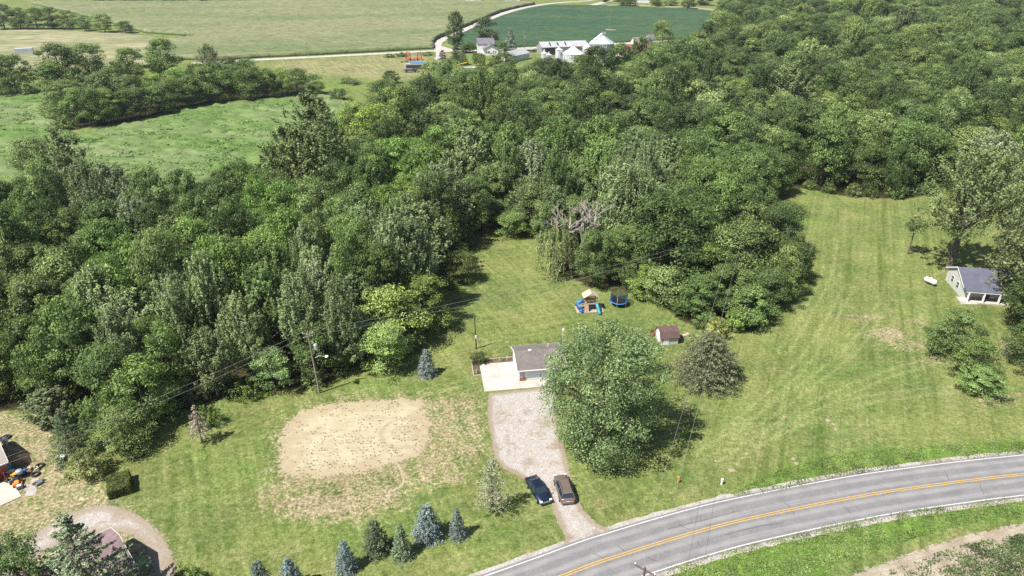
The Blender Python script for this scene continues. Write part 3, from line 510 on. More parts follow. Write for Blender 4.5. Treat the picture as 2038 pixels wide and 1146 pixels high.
def conifer_meshes(seed, H, Rr, tiers=15, per=14, nl=34, leaf=.16, droop=.25, zb=.04, upt=.10, jag=.18, p=1.0, rw=.13, nm='spruce', dead=0.0):
    g = np.random.default_rng(seed); A = []; B = []; cl = []; bw = []
    for i in range(tiers):
        u = (i + .5) / tiers; z = H * (zb + (1 - zb) * u); rr_ = Rr * (1 - u) ** p + .03 * Rr; nb = max(4, int(per * (1 - u * .65)))
        for j in range(nb):
            a = 2 * np.pi * (j + g.random() * .8 + i * .37) / nb; r = rr_ * (1 - jag + 2 * jag * g.random()); zz = z + g.normal() * H / tiers * .25
            A.append((0, 0, zz)); B.append((r * np.cos(a), r * np.sin(a), zz - droop * r + upt * r)); cl.append(np.clip(g.normal(.5, .2), 0, 1)); bw.append(rw * Rr * (.6 + .5 * (1 - u)))
    A = np.array(A); B = np.array(B); nb = len(A); k = np.repeat(np.arange(nb), nl); n = len(k)
    t = g.random(n) ** .55 * .95 + .07; D = B - A; sag = np.sin(t * np.pi) * .06 * Rr
    pos = A[k] + D[k] * t[:, None] + g.normal(size=(n, 3)) * (np.array(bw)[k] * (1.1 - .75 * t))[:, None] * np.array([1, 1, .55]); pos[:, 2] += -sag
    pos[:, 2] = np.maximum(pos[:, 2], .03)
    T = D[k] / (np.linalg.norm(D[k], axis=1, keepdims=True) + 1e-6) + g.normal(size=(n, 3)) * .45; N = g.normal(size=(n, 3)) * .6 + np.array([0, 0, .8]) + T * .1
    s = leaf * (.6 + .8 * g.random(n)); crown = leaves_mesh(nm + '_crown', pos, N, T, s, s * .42, np.array(cl)[k], M_needle)
    m = MB(); tr = .016 * H + .03; m.tube([(0, 0, -.05), (0, 0, H * .5), (0, 0, H * .97)], [tr, tr * .6, tr * .1], 7)
    for i in range(0, nb, 2): m.tube([A[i], A[i] + D[i] * .9], [tr * .22, tr * .05], 4)
    to = m.build(nm + '_trunk', M_bark); tm = to.data; bpy.data.objects.remove(to); return crown, tm

PROTO = {}
for i in range(3): PROTO['silver', i] = (tree_meshes(100 + i, 15, 4.8, .14, .42, 2.0, 175, 66, .37, .85, 1.15, .24, nm='silver_maple'), 15, 4.8)
for i in range(5): PROTO['broad', i] = (tree_meshes(200 + i, 14, 5.2, .12, (.40, .36, .45, .33, .42)[i], (2.4, 2.0, 2.2, 1.8, 2.6)[i], (80, 62, 110, 54, 95)[i], (150, 190, 108, 215, 124)[i], (.36, .38, .34, .40, .36)[i], (1.45, 1.65, 1.15, 1.8, 1.3)[i], 0, .26, flat=(.55, .5, .6, .62, .45)[i], nm='broadleaf_tree'), 14, 5.2)
for i in range(2): PROTO['cotton', i] = (tree_meshes(300 + i, 20, 6, .12, .45, 1.7, 210, 52, .46, .8, .35, .42, nm='cottonwood'), 20, 6)
for i in range(3): PROTO['shrub', i] = (tree_meshes(400 + i, 4, 2.6, .0, .35, 2.4, 70, 60, .26, .6, (0, 0, .6)[i], .3, limbs=3, nm='shrub'), 4, 2.6)
FOL = 2.02
COLR = {'broad': (.060, .098, .026), 'dark': (.045, .078, .022), 'olive': (.074, .110, .036), 'lime': (.085, .140, .030), 'vivid': (.066, .122, .024), 'yellow': (.098, .146, .030), 'silver': (.088, .128, .054), 'pale': (.120, .155, .095), 'cotton': (.100, .136, .056), 'grey': (.080, .112, .055), 'orange': (.125, .130, .050), 'duskc': (.064, .092, .034), 'blush': (.072, .118, .036)}
KIND = {'silver': 'silver', 'pale': 'silver', 'grey': 'silver', 'cotton': 'cotton', 'duskc': 'cotton', 'blush': 'silver'}
ADJ = {'broad': 'mid green leafy', 'dark': 'dark green leafy', 'olive': 'dull olive green', 'lime': 'bright green', 'vivid': 'vivid green rounded', 'yellow': 'yellowish green', 'silver': 'silvery green plumed', 'pale': 'pale silver', 'cotton': 'cream flecked green', 'grey': 'grey green plumed', 'orange': 'rusty tinged', 'duskc': 'tall dark speckled', 'blush': 'fresh green plumed'}
NAME = {'silver': 'silver_maple', 'broad': 'broadleaf_tree', 'cotton': 'cottonwood', 'shrub': 'shrub'}
rt = random.Random(77); TREES = []; USED = set()
ONES = 'zero one two three four five six seven eight nine ten eleven twelve thirteen fourteen fifteen sixteen seventeen eighteen nineteen'.split(); TENS = 'x x twenty thirty forty fifty sixty seventy eighty ninety'.split()
def num(n): return ONES[n] if n < 20 else TENS[n // 10] + ('-' + ONES[n % 10] if n % 10 else '')
def where(x, y, z):
    a, b = proj(x, y, z); a = a / 2038 * 100; b = b / 1146 * 100
    A = 'at the photo edge' if a < 1 or a > 99 else num(int(round(a))) + ' percent across'; B = 'at the top' if b < 1 else ('at the bottom' if b > 98 else num(int(round(b))) + ' percent down')
    return f'{A}, {B}'
def tree(x, y, h, r, sp, label=None, group=None, kind=None, key=None, cat=None, name=None, meshes=None, col=None, what='tree in the woods', squash=None):
    kind = kind or KIND.get(sp, 'broad')
    if meshes is None:
        if key is None: key = rt.choice([k for k in PROTO if k[0] == kind])
        meshes, H, Rr = PROTO[key]
    else: meshes, H, Rr = meshes
    nm = name or NAME[kind]
    if label is None:
        label = f'{ADJ[sp]} {what}, crown {where(x, y, h * .8)}'; k = 0
        extra = ['', 'taller ', 'wider ', 'narrow ', 'ragged ', 'domed ', 'bushy ', 'loose ']
        while label in USED and k < 7: k += 1; label = f'{extra[k]}{ADJ[sp]} {what}, crown {where(x, y, h * .8)}'
    USED.add(label)
    e = thing(nm, label, cat or ('shrub' if kind == 'shrub' else 'tree'), (x, y, 0), rt.random() * 6.28, group)
    e.scale = (r / Rr, r / Rr, h / H)
    c = col or COLR[sp]; jb = 1 + rt.uniform(-.15, .15); j = [jb * (1 + rt.uniform(-.05, .05)), jb, jb * (1 + rt.uniform(-.08, .08))]
    cr = link(bpy.data.objects.new('crown', meshes[0]), e); cr.color = (c[0] * j[0] * FOL * 1.05, c[1] * j[1] * FOL, c[2] * j[2] * FOL * .85, .5 if sp in ('silver', 'pale', 'grey', 'cotton') else 1)
    link(bpy.data.objects.new('trunk', meshes[1]), e); TREES.append((x, y, r)); return e, cr
def T(px, py, h, r, sp, label=None, **k): p = at(px, py); return tree(p.x, p.y, h, r, sp, label, **k)
def CT(px, ytop, h, r, sp, label=None, **k): p = at(px, ytop, h * .98); return tree(p.x, p.y, h, r, sp, label, **k)

# ---- trees one can name on their own
T(1199, 884, 18.0, 7.5, 'silver', 'huge leafy maple shading the gravel drive in front of the white garage', name='silver_maple', meshes=(tree_meshes(15, 17, 8.3, .04, .52, 3.0, 330, 150, .29, 1.35, 0, .10, .42, 14, flat=.65, nm='silver_maple'), 17, 8.3), col=(.080, .124, .046), kind='silver')
BM = (tree_meshes(12, 25, 8.2, .32, .50, 2.0, 250, 72, .40, 1.1, .5, .34, .62, 16, nm='silver_maple'), 25, 8.2)
T(1888, 536, 25, 8.0, 'blush', 'tall maple with thick bare lower trunk behind the grey roofed house', kind='broad', name='silver_maple', meshes=BM, col=(.098, .138, .050))
WIL = None
def willow():
    g = np.random.default_rng(31); P = []; N = []; Tn = []; cl = []
    for i in range(150):
        a = g.random() * 6.283; r = 4.1 * g.random() ** .5; top = 10.6 - .20 * r * r * .55 - g.random() * 1.6; ln = min(top - .7, 2.5 + 5.5 * g.random() * (r / 4.1) + 1.2); q = np.clip(g.normal(.5, .25), 0, 1); dx, dy = np.cos(a), np.sin(a)
        for k in range(60):
            t = g.random(); P.append((dx * (r + .5 * t) + g.normal() * .17, dy * (r + .5 * t) + g.normal() * .17, top - ln * t)); N.append((dx * .7 + g.normal() * .5, dy * .7 + g.normal() * .5, .5 + g.normal() * .3)); Tn.append((g.normal() * .15, g.normal() * .15, -1)); cl.append(q)
    n = len(P); s = .42 * (.6 + .8 * g.random(n)); cr = leaves_mesh('willow_crown', np.array(P), np.array(N), np.array(Tn), s, s * .28, cl, M_leaf)
    m = MB(); m.tube([(0, 0, -.1), (.2, 0, 3), (.1, .1, 7)], [.42, .34, .2], 8)
    for a in range(6): m.tube([(.2, 0, 3 + a * .5), (math.cos(a) * 1.5, math.sin(a) * 1.5, 7), (math.cos(a) * 2.6, math.sin(a) * 2.6, 9)], [.2, .12, .03], 6)
    to = m.build('willow_trunk', M_bark); tm = to.data; bpy.data.objects.remove(to); return cr, tm
T(1107, 545, 11, 4.3, 'olive', 'weeping willow with hanging strands at the edge of the back lawn', name='willow_tree', meshes=(willow(), 11, 4.3), col=(.105, .140, .055))
def dead_tree(seed, H):
    g = random.Random(seed); m = MB()
    def br(p, d, L, r, dep):
        q = p + d * L * .5 + Vector((g.uniform(-1, 1), g.uniform(-1, 1), g.uniform(-.3, 1))) * L * .07; e = q + (d + Vector((g.uniform(-1, 1), g.uniform(-1, 1), g.uniform(-.2, .6))) * .25).normalized() * L * .5
        m.tube([p, q, e], [r, r * .8, r * .55], 6 if dep < 2 else 4)
        if dep >= 5 or r < .018: return
        for _ in range(3 if dep < 2 else 2 + (g.random() < .45)):
            nd = (d + Vector((g.uniform(-1, 1), g.uniform(-1, 1), g.uniform(-.35, .75))) * (.95 if dep else .8)).normalized(); br(p.lerp(e, g.uniform(.55, 1)) if dep else e, nd, L * g.uniform(.55, .8), r * .64, dep + 1)
    br(Vector((0, 0, 0)), Vector((0, 0, 1)), H * .34, H * .027, 0); return m
p = at(1150, 528); TREES.append((p.x, p.y, 9.0)); e = thing('dead_tree', 'bare grey dead tree with spreading limbs behind the weeping willow', 'tree', p, .4)
dead_tree(9, 17).build('trunk', M_dead, e); dm = dead_tree(5, 16).build('limb', M_dead, e); dm.location = (-1.6, .6, 0); dm.rotation_euler = (0, R(-10), 1)
T(1180, 571, 12.3, 3.3, 'broad', 'slim young tree with pale thin trunk beside the weeping willow', key=('broad', 2))
T(1228, 562, 11.5, 3.2, 'broad', 'narrow tree standing behind the trampoline')
T(1340, 566, 18, 7.4, 'dark', 'big dense dark tree in the clump behind the trampoline', key=('broad', 1))
T(1318, 604, 7.6, 3.8, 'olive', 'small spreading tree with bare stem near the lawn shed', key=('broad', 3)); T(1282, 592, 7, 3, 'yellow', 'low yellowish tree at the lawn edge near the trampoline', key=('broad', 1))
T(1480, 565, 13, 6.2, 'olive', 'wide olive green tree in the clump above the dying pine', key=('broad', 0)); T(1560, 560, 9, 4.2, 'broad', 'outermost low tree of the clump facing the mown hayless lawn'.replace('hayless ', 'big '))
T(1548, 505, 12, 4.8, 'broad', 'leafy tree at the back corner of the clump beside the big lawn'); T(1445, 615, 9, 4.2, 'broad', 'middle tree of the clump just behind the round dying pine'); T(1395, 630, 8, 3.6, 'dark', 'dark low tree between lawn shed and clump of trees'); T(1490, 640, 7, 4.4, 'broad', 'low vine covered tree at the front corner of the clump', key=('broad', 3)); T(1520, 610, 8, 4, 'dark', 'dark tree at the lawn side of the clump, low rounded crown'); T(1420, 560, 12, 5, 'broad'); T(1400, 590, 11, 4.5, 'broad'); T(1260, 545, 11, 4, 'broad'); T(1270, 580, 8, 3.2, 'broad')
T(1422, 672, 4.2, 1.9, 'yellow', 'bright rounded bush just behind the dying pine', kind='shrub', col=(.15, .18, .05)); T(953, 721, 1.9, 1.35, 'dark', 'round clipped bush in the mulch bed at the pad corner', kind='shrub', col=(.05, .07, .025))
T(770, 737, 8.6, 3.5, 'lime', 'bright green round tree at the woods edge near the blue spruce', key=('broad', 0), col=(.105, .155, .045)); T(785, 690, 11.5, 5, 'yellow', 'yellow green tree under the power lines at the woods edge', key=('broad', 3)); T(848, 652, 10, 4, 'yellow', 'yellowish tree reaching out over the shaded lawn under the lines', col=(.090, .135, .030)); T(918, 560, 6.5, 3, 'yellow', 'small loose tree on the shaded lawn strip', col=(.085, .115, .035)); T(992, 452, 7, 3.6, 'olive', 'round olive tree at the far end of the back lawn'); T(1022, 470, 6, 3.5, 'broad')
T(255, 893, 6.2, 3.5, 'lime', 'light green tree at the woods corner near the dead sapling', key=('broad', 0), col=(.072, .112, .034)); T(103, 838, 5, 3.2, 'grey', 'bluish bushy tree at the worn yard end of the woods'); T(420, 845, 3, 1.5, 'lime', 'small bright sapling beside the grey dead conifer', kind='shrub'); T(176, 942, 3.6, 2.3, 'olive', 'loose leafy bush beside the dark spruce near the worn yard', kind='shrub', key=('shrub', 0), col=(.10, .125, .045)); T(545, 770, 6.5, 3.2, 'broad', 'leafy low tree at the woods edge behind the sand oval', col=(.075, .12, .045)); T(500, 790, 3, 1.8, 'yellow', kind='shrub')
T(62, 1205, 9, 3.4, 'dark', 'dark leafy tree beside the mauve roofed house', key=('broad', 2)); T(378, 1163, 2.2, 1.6, 'lime', 'bush cut by the bottom edge beside the gravel lane', kind='shrub')
T(1893, 713, 9.0, 3.8, 'broad', 'largest of three low trees in a row across the big lawn', key=('broad', 1), col=(.062, .098, .028)); T(1930, 752, 6.8, 3.2, 'broad', 'middle of three low trees in a row across the big lawn', key=('broad', 0), col=(.072, .112, .030)); T(1952, 785, 4.2, 2.9, 'broad', 'smallest feathery tree at the end of the row on the big lawn', key=('broad', 4), col=(.075, .12, .035))
T(2042, 655, 11, 4.6, 'dark', 'dark tree below the porch at the photo edge'); T(2048, 735, 8, 4, 'dark', 'low dark tree beside the row of three lawn trees'); T(2036, 604, 19, 7.2, 'broad', 'full leafy tree overhanging the grey roofed house', key=('broad', 1), col=(.085, .115, .045)); T(2012, 498, 19, 5.6, 'silver', 'tall silvery tree behind the house beside the bare trunked maple', col=(.09, .118, .055)); T(2065, 500, 23, 7.0, 'silver', col=(.085, .11, .05)); T(1935, 420, 20, 6, 'grey'); T(2010, 400, 21, 7, 'broad')
# conifers
SPR = [(conifer_meshes(50 + i, 4.5, 1.4, (15, 13, 17)[i], (15, 17, 13)[i], (40, 46, 34)[i], .16, (.34, .26, .42)[i], .02, .10, (.15, .24, .12)[i], (.62, .52, .74)[i], (.15, .17, .13)[i], nm='spruce'), 4.5, 1.25) for i in range(3)]
BL = (.082, .116, .128); DKS = (.050, .074, .040)
for i, (px, py, h, r, c, lab) in enumerate([(850, 746, 4.8, 1.3, BL, 'blue spruce alone on the lawn between the woods and the concrete pad'), (851, 1069, 4.9, 1.42, BL, 'broadest blue spruce near the bare soil, beside a thin one'), (911, 1067, 4.4, .98, BL, 'slender blue spruce nearest the leafless pale larch'), (690, 1134, 4.5, 1.08, BL, 'blue spruce standing apart below the dark green pair'), (749, 1097, 4.7, 1.28, DKS, 'bushy dark green spruce, farther of the dark pair'), (801, 1106, 4.9, 1.15, (.060, .086, .052), 'pointed dark green spruce, nearer the blue spruces'), (582, 1172, 4.6, 1.2, BL, 'pale blue spruce cut off by the bottom edge'), (522, 1175, 4.3, 1.05, (.075, .105, .11), 'small blue spruce half hidden at the bottom edge')]):
    T(px, py, h, r * 1.12, 'dark', lab, name='spruce_tree', meshes=SPR[i % 3], group='spruces on the front lawn', col=c)
T(1403, 755, 8.4, 5.3, 'olive', 'round dying pine with brown lower branches on the lawn', name='pine_tree', meshes=(conifer_meshes(60, 9.3, 5.0, 20, 30, 60, .26, .22, .02, .18, .2, .42, .10, nm='pine'), 9.3, 5.0), col=(.072, .088, .046))
T(148, 906, 7.5, 2.9, 'dark', 'dark spruce at the woods corner by the dirt track', name='spruce_tree', meshes=(conifer_meshes(61, 7.5, 2.9, 16, 14, 44, .24, .30, .03, .1, .2, .8, .12), 7.5, 2.9), col=(.062, .092, .042))
T(203, 1232, 14.3, 5.6, 'grey', 'tall open silvery spruce over the mauve roof', name='spruce_tree', meshes=(conifer_meshes(62, 16, 5.0, 20, 12, 100, .26, .12, .1, .16, .2, .8, .045), 16, 5.0), col=(.085, .118, .070))
T(980, 1020, 8.3, 2.2, 'grey', 'thin pale larch with see-through branches beside the parked cars', name='larch_tree', meshes=(conifer_meshes(63, 8.3, 2.2, 20, 10, 30, .17, -.35, .1, .1, .3, .75, .10, nm='larch'), 8.3, 2.2), col=(.150, .165, .120))
T(403, 881, 6.3, 1.5, 'grey', 'grey dead conifer sapling on the lawn in front of the woods', name='larch_tree', meshes=(conifer_meshes(64, 6.3, 1.5, 14, 8, 34, .2, .30, .28, .1, .2, .75, .11, nm='larch'), 6.3, 1.5), col=(.150, .130, .112))
# farm and far trees
POP = (tree_meshes(13, 21, 4.6, .10, .62, 1.8, 190, 60, .5, 1.1, .5, .35, .55, 8, nm='cottonwood'), 21, 4.6)
T(909, 99, 21, 5, 'dark', 'tall lopsided tree where the far farm roads meet', kind='cotton', meshes=POP, col=(.050, .078, .030)); T(968, 98, 18.5, 7.2, 'dark', 'dense dark cone shaped tree behind the white farmhouse', key=('broad', 3), col=(.030, .050, .022)); T(1000, 104, 6, 3.2, 'lime', 'small bright tree beside the white farmhouse'); T(935, 104, 6, 3.5, 'broad', 'low tree on the farm lawn beside the lane'); T(926, 105, 5, 3, 'dark')
T(1016, 103, 13.5, 3.8, 'grey', 'silvery spruce beside the white farm garage', name='spruce_tree', meshes=SPR[0], col=(.11, .14, .125)); T(908, 128, 10, 3.3, 'dark', 'dark conifer on the farm lawn near the drive', name='spruce_tree', meshes=SPR[1], col=(.05, .075, .04)); T(922, 129, 8, 3, 'dark', 'smaller dark conifer on the farm lawn near the drive', name='spruce_tree', meshes=SPR[2], col=(.05, .075, .04)); T(882, 140, 10, 3.5, 'dark', 'dark conifer beside the blue covered wagon', name='spruce_tree', meshes=SPR[0], col=(.045, .068, .036))
for i, (px, py) in enumerate([(944, 130.5), (949, 130.5), (954, 131), (959, 131.5), (963.5, 134)]):
    T(px, py, 6.6, 1.0, 'lime', 'narrow arborvitae in the row of five on the farmhouse lawn', name='arborvitae', meshes=PROTO['broad', 2], group='arborvitae row at the farm', col=(.07, .115, .03))
T(1317, 101, 17, 6.3, 'lime', 'round bright tree beside the red barn roof', key=('broad', 0), col=(.085, .12, .035)); T(1345, 99, 6, 4, 'dark', 'dark bush right of the red barn tree'.replace('right of', 'beside'), kind='shrub')
for px, py, h, r, sp in ((10, 58, 17, 8, 'dark'), (42, 58, 15, 7, 'broad'), (75, 58, 14.5, 7, 'broad'), (106, 57, 15, 7, 'broad'), (140, 58, 13, 6.8, 'olive'), (172, 61, 10, 5.5, 'broad'), (210, 64, 12.5, 6.8, 'broad'), (252, 66, 8, 5, 'dark')): T(px, py, h, r, sp, what='tree by the corn')
for px, py, h, r, sp in ((35, 188, 17, 6.8, 'dark'), (3, 186, 17, 6.5, 'dark'), (128, 178, 20, 9, 'dark'), (186, 172, 19, 8, 'dark'), (112, 184, 13, 6, 'lime'), (150, 240, 15, 7, 'olive'), (182, 250, 14, 6.5, 'broad'), (218, 245, 12.5, 6, 'broad'), (172, 220, 16.5, 6, 'duskc'), (215, 225, 16, 6, 'olive'), (252, 238, 11, 5, 'broad'), (286, 232, 11, 5, 'olive'), (320, 226, 11, 5.2, 'broad'), (270, 208, 12, 5.4, 'olive'), (308, 202, 12, 5.4, 'yellow'), (350, 216, 12, 5, 'broad'), (385, 210, 12.5, 5, 'broad'), (420, 203, 14.5, 6, 'broad'), (448, 203, 13, 5.8, 'dark'), (500, 199, 13, 6, 'broad'), (533, 193, 12, 5, 'dark'), (478, 186, 12, 5, 'dark'), (265, 160, 15, 7.5, 'broad'), (332, 152, 18, 8, 'broad'), (421, 152, 14.5, 5, 'grey'), (460, 165, 12, 5, 'dark'), (497, 170, 12, 5.5, 'broad'), (360, 185, 11, 5, 'lime'), (395, 180, 12, 5, 'broad'), (430, 178, 12, 5, 'broad'), (562, 188, 11, 5, 'lime'), (592, 188, 11, 5.6, 'broad'), (627, 188, 9, 4.6, 'broad'), (235, 200, 14, 6, 'broad'), (340, 200, 11, 5, 'yellow')): T(px, py, h, r, sp, what='grove tree')
for px, py, h, r, sp in ((675, 200, 5, 4, 'dark'), (60, 190, 4, 3, 'olive'), (690, 165, 2.5, 3.4, 'grey'), (705, 168, 2.2, 3, 'grey'), (800, 112, 2, 3.5, 'olive'), (775, 114, 2, 3, 'olive'), (850, 110, 2, 3.5, 'olive'), (780, 166, 6, 3.6, 'dark'), (112, 236, 5, 4, 'broad'), (114, 222, 6, 4.5, 'olive'), (128, 256, 4, 4, 'broad'), (112, 208, 5, 4.5, 'broad'), (110, 195, 5, 4.5, 'dark')): T(px, py, h, r, sp, kind='shrub', what='farm bush')
for px, py, h, r, sp in ((1238, 11.5, 9, 7, 'dark'), (1255, 11.5, 8, 6, 'dark'), (1308, 12, 9, 6, 'dark'), (1370, 17, 9, 6, 'dark'), (1335, 11, 6, 6, 'broad'), (1398, 10, 12, 8, 'dark'), (1205, 4, 8, 5, 'dark')): T(px, py, h, r, sp, what='tree past the soybeans')
for px in range(200, 500, 26): T(px, 3.4, 7, 9, 'dark', what='hedgerow tree')
for px, yt, h, r, sp in ((612, 192, 24, 7.5, 'duskc'), (560, 255, 21, 6.5, 'duskc'), (650, 262, 22, 6.5, 'duskc'), (590, 262, 22, 7, 'duskc'), (938, 258, 20, 5.8, 'cotton'), (1058, 282, 17, 4.6, 'pale'), (1583, 128, 22, 8.5, 'cotton'), (1812, 20, 23, 10, 'grey'), (832, 412, 15.5, 6.6, 'silver'), (868, 336, 17, 6.5, 'silver'), (742, 206, 16, 7.5, 'yellow'), (705, 200, 14, 6, 'yellow'), (1602, 10, 18, 9, 'orange'), (780, 276, 17, 7, 'vivid'), (840, 285, 16, 6.5, 'vivid'), (1500, 8, 16, 8, 'dark'), (1445, 22, 16, 9, 'dark'), (1395, 62, 16, 8, 'olive'), (1380, 72, 14, 7, 'yellow'), (1265, 262, 17, 5.5, 'silver'), (110, 262, 19, 5.4, 'cotton'), (125, 310, 16, 5, 'cotton'), (205, 330, 16, 6, 'grey'), (50, 272, 16, 5, 'olive'), (620, 530, 14, 3.6, 'pale'), (1320, 385, 17, 6, 'dark'), (1240, 330, 18, 6, 'silver'), (1475, 225, 18, 7.5, 'broad'), (860, 118, 16, 7, 'olive'), (900, 128, 15, 6.5, 'olive')): CT(px, yt, h, r, sp)

# ---- the woods: spaced through their outline; colour follows what the photo shows in that part
HINT = [(60, 640, 'broad'), (40, 720, 'broad'), (120, 700, 'dark'), (130, 600, 'broad'), (230, 600, 'silver'), (300, 600, 'silver'), (380, 590, 'silver'), (310, 680, 'broad'), (450, 600, 'silver'), (520, 640, 'broad'), (600, 590, 'silver'), (560, 520, 'blush'), (480, 510, 'blush'), (400, 480, 'olive'), (560, 470, 'lime'), (640, 520, 'silver'), (700, 480, 'broad'), (780, 450, 'silver'), (760, 390, 'lime'), (700, 370, 'dark'), (640, 440, 'olive'), (560, 430, 'vivid'), (500, 420, 'vivid'), (430, 490, 'vivid'), (240, 480, 'vivid'), (340, 500, 'olive'), (100, 520, 'olive'), (150, 470, 'olive'), (60, 470, 'olive'), (30, 540, 'olive'), (20, 400, 'dark'), (50, 330, 'olive'), (180, 370, 'grey'), (250, 400, 'grey'), (230, 440, 'dark'), (330, 360, 'broad'), (400, 350, 'dark'), (420, 400, 'dark'), (300, 330, 'broad'), (230, 320, 'dark'), (480, 320, 'dark'), (530, 330, 'broad'), (680, 260, 'dark'), (660, 200, 'broad'), (760, 180, 'broad'), (850, 150, 'olive'), (880, 180, 'olive'), (830, 310, 'vivid'), (920, 330, 'cotton'), (990, 300, 'blush'), (1010, 230, 'broad'), (1060, 350, 'silver'), (1000, 380, 'olive'), (1100, 250, 'blush'), (1130, 300, 'blush'), (1200, 280, 'blush'), (1280, 300, 'silver'), (1300, 330, 'silver'), (1270, 380, 'silver'), (1330, 420, 'dark'), (1400, 430, 'dark'), (1480, 480, 'olive'), (1420, 350, 'broad'), (1480, 300, 'dark'), (1430, 280, 'dark'), (1500, 370, 'dark'), (1600, 150, 'broad'), (1590, 250, 'dark'), (1640, 300, 'olive'), (1700, 300, 'dark'), (1780, 330, 'dark'), (1750, 250, 'broad'), (1680, 250, 'broad'), (1850, 200, 'broad'), (1950, 230, 'broad'), (1700, 60, 'olive'), (1650, 60, 'dark'), (1550, 90, 'dark'), (1400, 90, 'olive'), (1350, 130, 'olive'), (1200, 140, 'olive'), (1150, 150, 'olive'), (1100, 150, 'broad'), (1300, 160, 'yellow'), (1260, 170, 'olive'), (1250, 220, 'olive'), (1350, 220, 'broad'), (1500, 160, 'broad'), (1560, 200, 'olive'), (1850, 120, 'dark'), (1950, 100, 'dark'), (1750, 130, 'broad'), (1820, 260, 'dark'), (1900, 290, 'dark'), (1980, 270, 'broad'), (1230, 480, 'broad'), (700, 550, 'silver')]
WP = W(WOODS); SP = W(STRIP); gw = np.random.default_rng(9)
cand = []
wa = np.array([p[:2] for p in WP])
for (lo, hi, sp_) in ((60, 175, 6.2), (175, 300, 10.5), (300, 480, 12.5), (480, 1000, 13.5)):
    y = lo
    while y < hi:
        xm = 0.80 * y + 25; xs = np.arange(-xm, xm, sp_) + gw.random() * sp_
        for x in xs: cand.append((x + gw.uniform(-.36, .36) * sp_, y + gw.uniform(-.36, .36) * sp_, sp_))
        y += sp_ * .87
ca = np.array(cand); q = pip(WP, ca[:, 0], ca[:, 1]); ed = edist(WP, ca[:, 0], ca[:, 1]); ca = ca[q]; ed = ed[q]
ppx, ppy = proj(ca[:, 0], ca[:, 1], np.full(len(ca), 10.0)); m = (ppx > -130) & (ppx < 2168) & (ppy > -45); ca, ed, ppx, ppy = ca[m], ed[m], ppx[m], ppy[m]
hd = np.array(TREES); keep = np.array([np.all(np.hypot(hd[:, 0] - c[0], hd[:, 1] - c[1]) > .62 * hd[:, 2] + .34 * c[2]) for c in ca]); ca, ed, ppx, ppy = ca[keep], ed[keep], ppx[keep], ppy[keep]
order = np.argsort(ca[:, 1]); hx = np.array([h[0] for h in HINT]); hy = np.array([h[1] for h in HINT]); far_pts = []
N_NEAR = 300; cnt = 0
for i in order:
    x, y, s_ = ca[i]; h = rt.uniform(13, 17.5) * (1.0 if y < 300 else 1.05); r = s_ * (rt.uniform(.52, .80) if y < 175 else rt.uniform(.44, .64)); h *= rt.choice([.75, .9, 1, 1, 1.1, 1.28])
    if ed[i] < 4.5: h *= rt.uniform(.62, .85); r *= .85
    if y < 100: h *= .94
    a, b = proj(x, y, h * .8); d = np.hypot(hx - a, (hy - b) * 1.3) + gw.random(len(hx)) * 38; sp = HINT[int(np.argmin(d))][2]
    if sp in ('pale', 'cotton') and rt.random() < .4: sp = 'broad'
    if cnt < N_NEAR and -60 < a < 2098 and b > -5: tree(x, y, h, r, sp); cnt += 1
    else: far_pts.append((x, y, h, r))
print('woods trees', cnt, 'far', len(far_pts), 'all things', len(TREES))
# shrubs and low growth closing the edge of the woods
edge = smooth_line(W([(-20, 806), (90, 814), (125, 850), (200, 872), (300, 852), (340, 826), (480, 788), (640, 772), (720, 724), (800, 684), (860, 624), (890, 564), (922, 494), (965, 454), (1000, 452), (1060, 474)]), 6)
edge2 = smooth_line(W([(1240, 577), (1300, 592), (1360, 640), (1430, 665), (1500, 660), (1530, 625), (1590, 560), (1585, 520), (1545, 450), (1535, 388), (1560, 370), (1680, 392), (1800, 398), (1850, 387)]), 6)
for E_ in (edge, edge2):
    acc = 0
    for i in range(1, len(E_)):
        acc += np.hypot(*(np.array(E_[i]) - np.array(E_[i - 1])))
        if acc > 4.4:
            acc = 0; x, y = E_[i][0] + rt.uniform(-.8, .8), E_[i][1] + 1.2 + rt.uniform(0, 1.5); hd_ = min(np.hypot(t_[0] - x, t_[1] - y) for t_ in TREES[:60])
            if hd_ > 2.2: tree(x, y, rt.uniform(1.8, 4.6), rt.uniform(1.5, 2.7), rt.choice(['broad', 'dark', 'broad', 'olive', 'lime', 'grey', 'dark']), kind='shrub', what='bush at the woods edge')
# woods too far off to count: one object, crowns scattered over it
fp = np.array(far_pts); fm = bpy.data.meshes.new('distant_woods'); fm.vertices.add(len(fp)); fm.vertices.foreach_set('co', np.column_stack([fp[:, 0], fp[:, 1], np.zeros(len(fp))]).astype(np.float32).ravel())
for nm_, v_ in (('hs', fp[:, 2] / 14), ('rs', fp[:, 3] / 5.2)): fm.attributes.new(nm_, 'FLOAT', 'POINT').data.foreach_set('value', v_.astype(np.float32))
fo = link(bpy.data.objects.new('distant_woods', fm)); tag(fo, 'solid canopy of distant woods filling the upper corner beyond the nearer trees', 'woods', None, 'stuff'); fo.color = (.066 * FOL, .096 * FOL, .030 * FOL, 0)
ng = bpy.data.node_groups.new('woods_scatter', 'GeometryNodeTree'); ng.interface.new_socket('Geometry', in_out='INPUT', socket_type='NodeSocketGeometry'); ng.interface.new_socket('Geometry', in_out='OUTPUT', socket_type='NodeSocketGeometry')
gi_ = ng.nodes.new('NodeGroupInput'); go = ng.nodes.new('NodeGroupOutput'); iop = ng.nodes.new('GeometryNodeInstanceOnPoints'); jg = ng.nodes.new('GeometryNodeJoinGeometry'); LN = ng.links.new
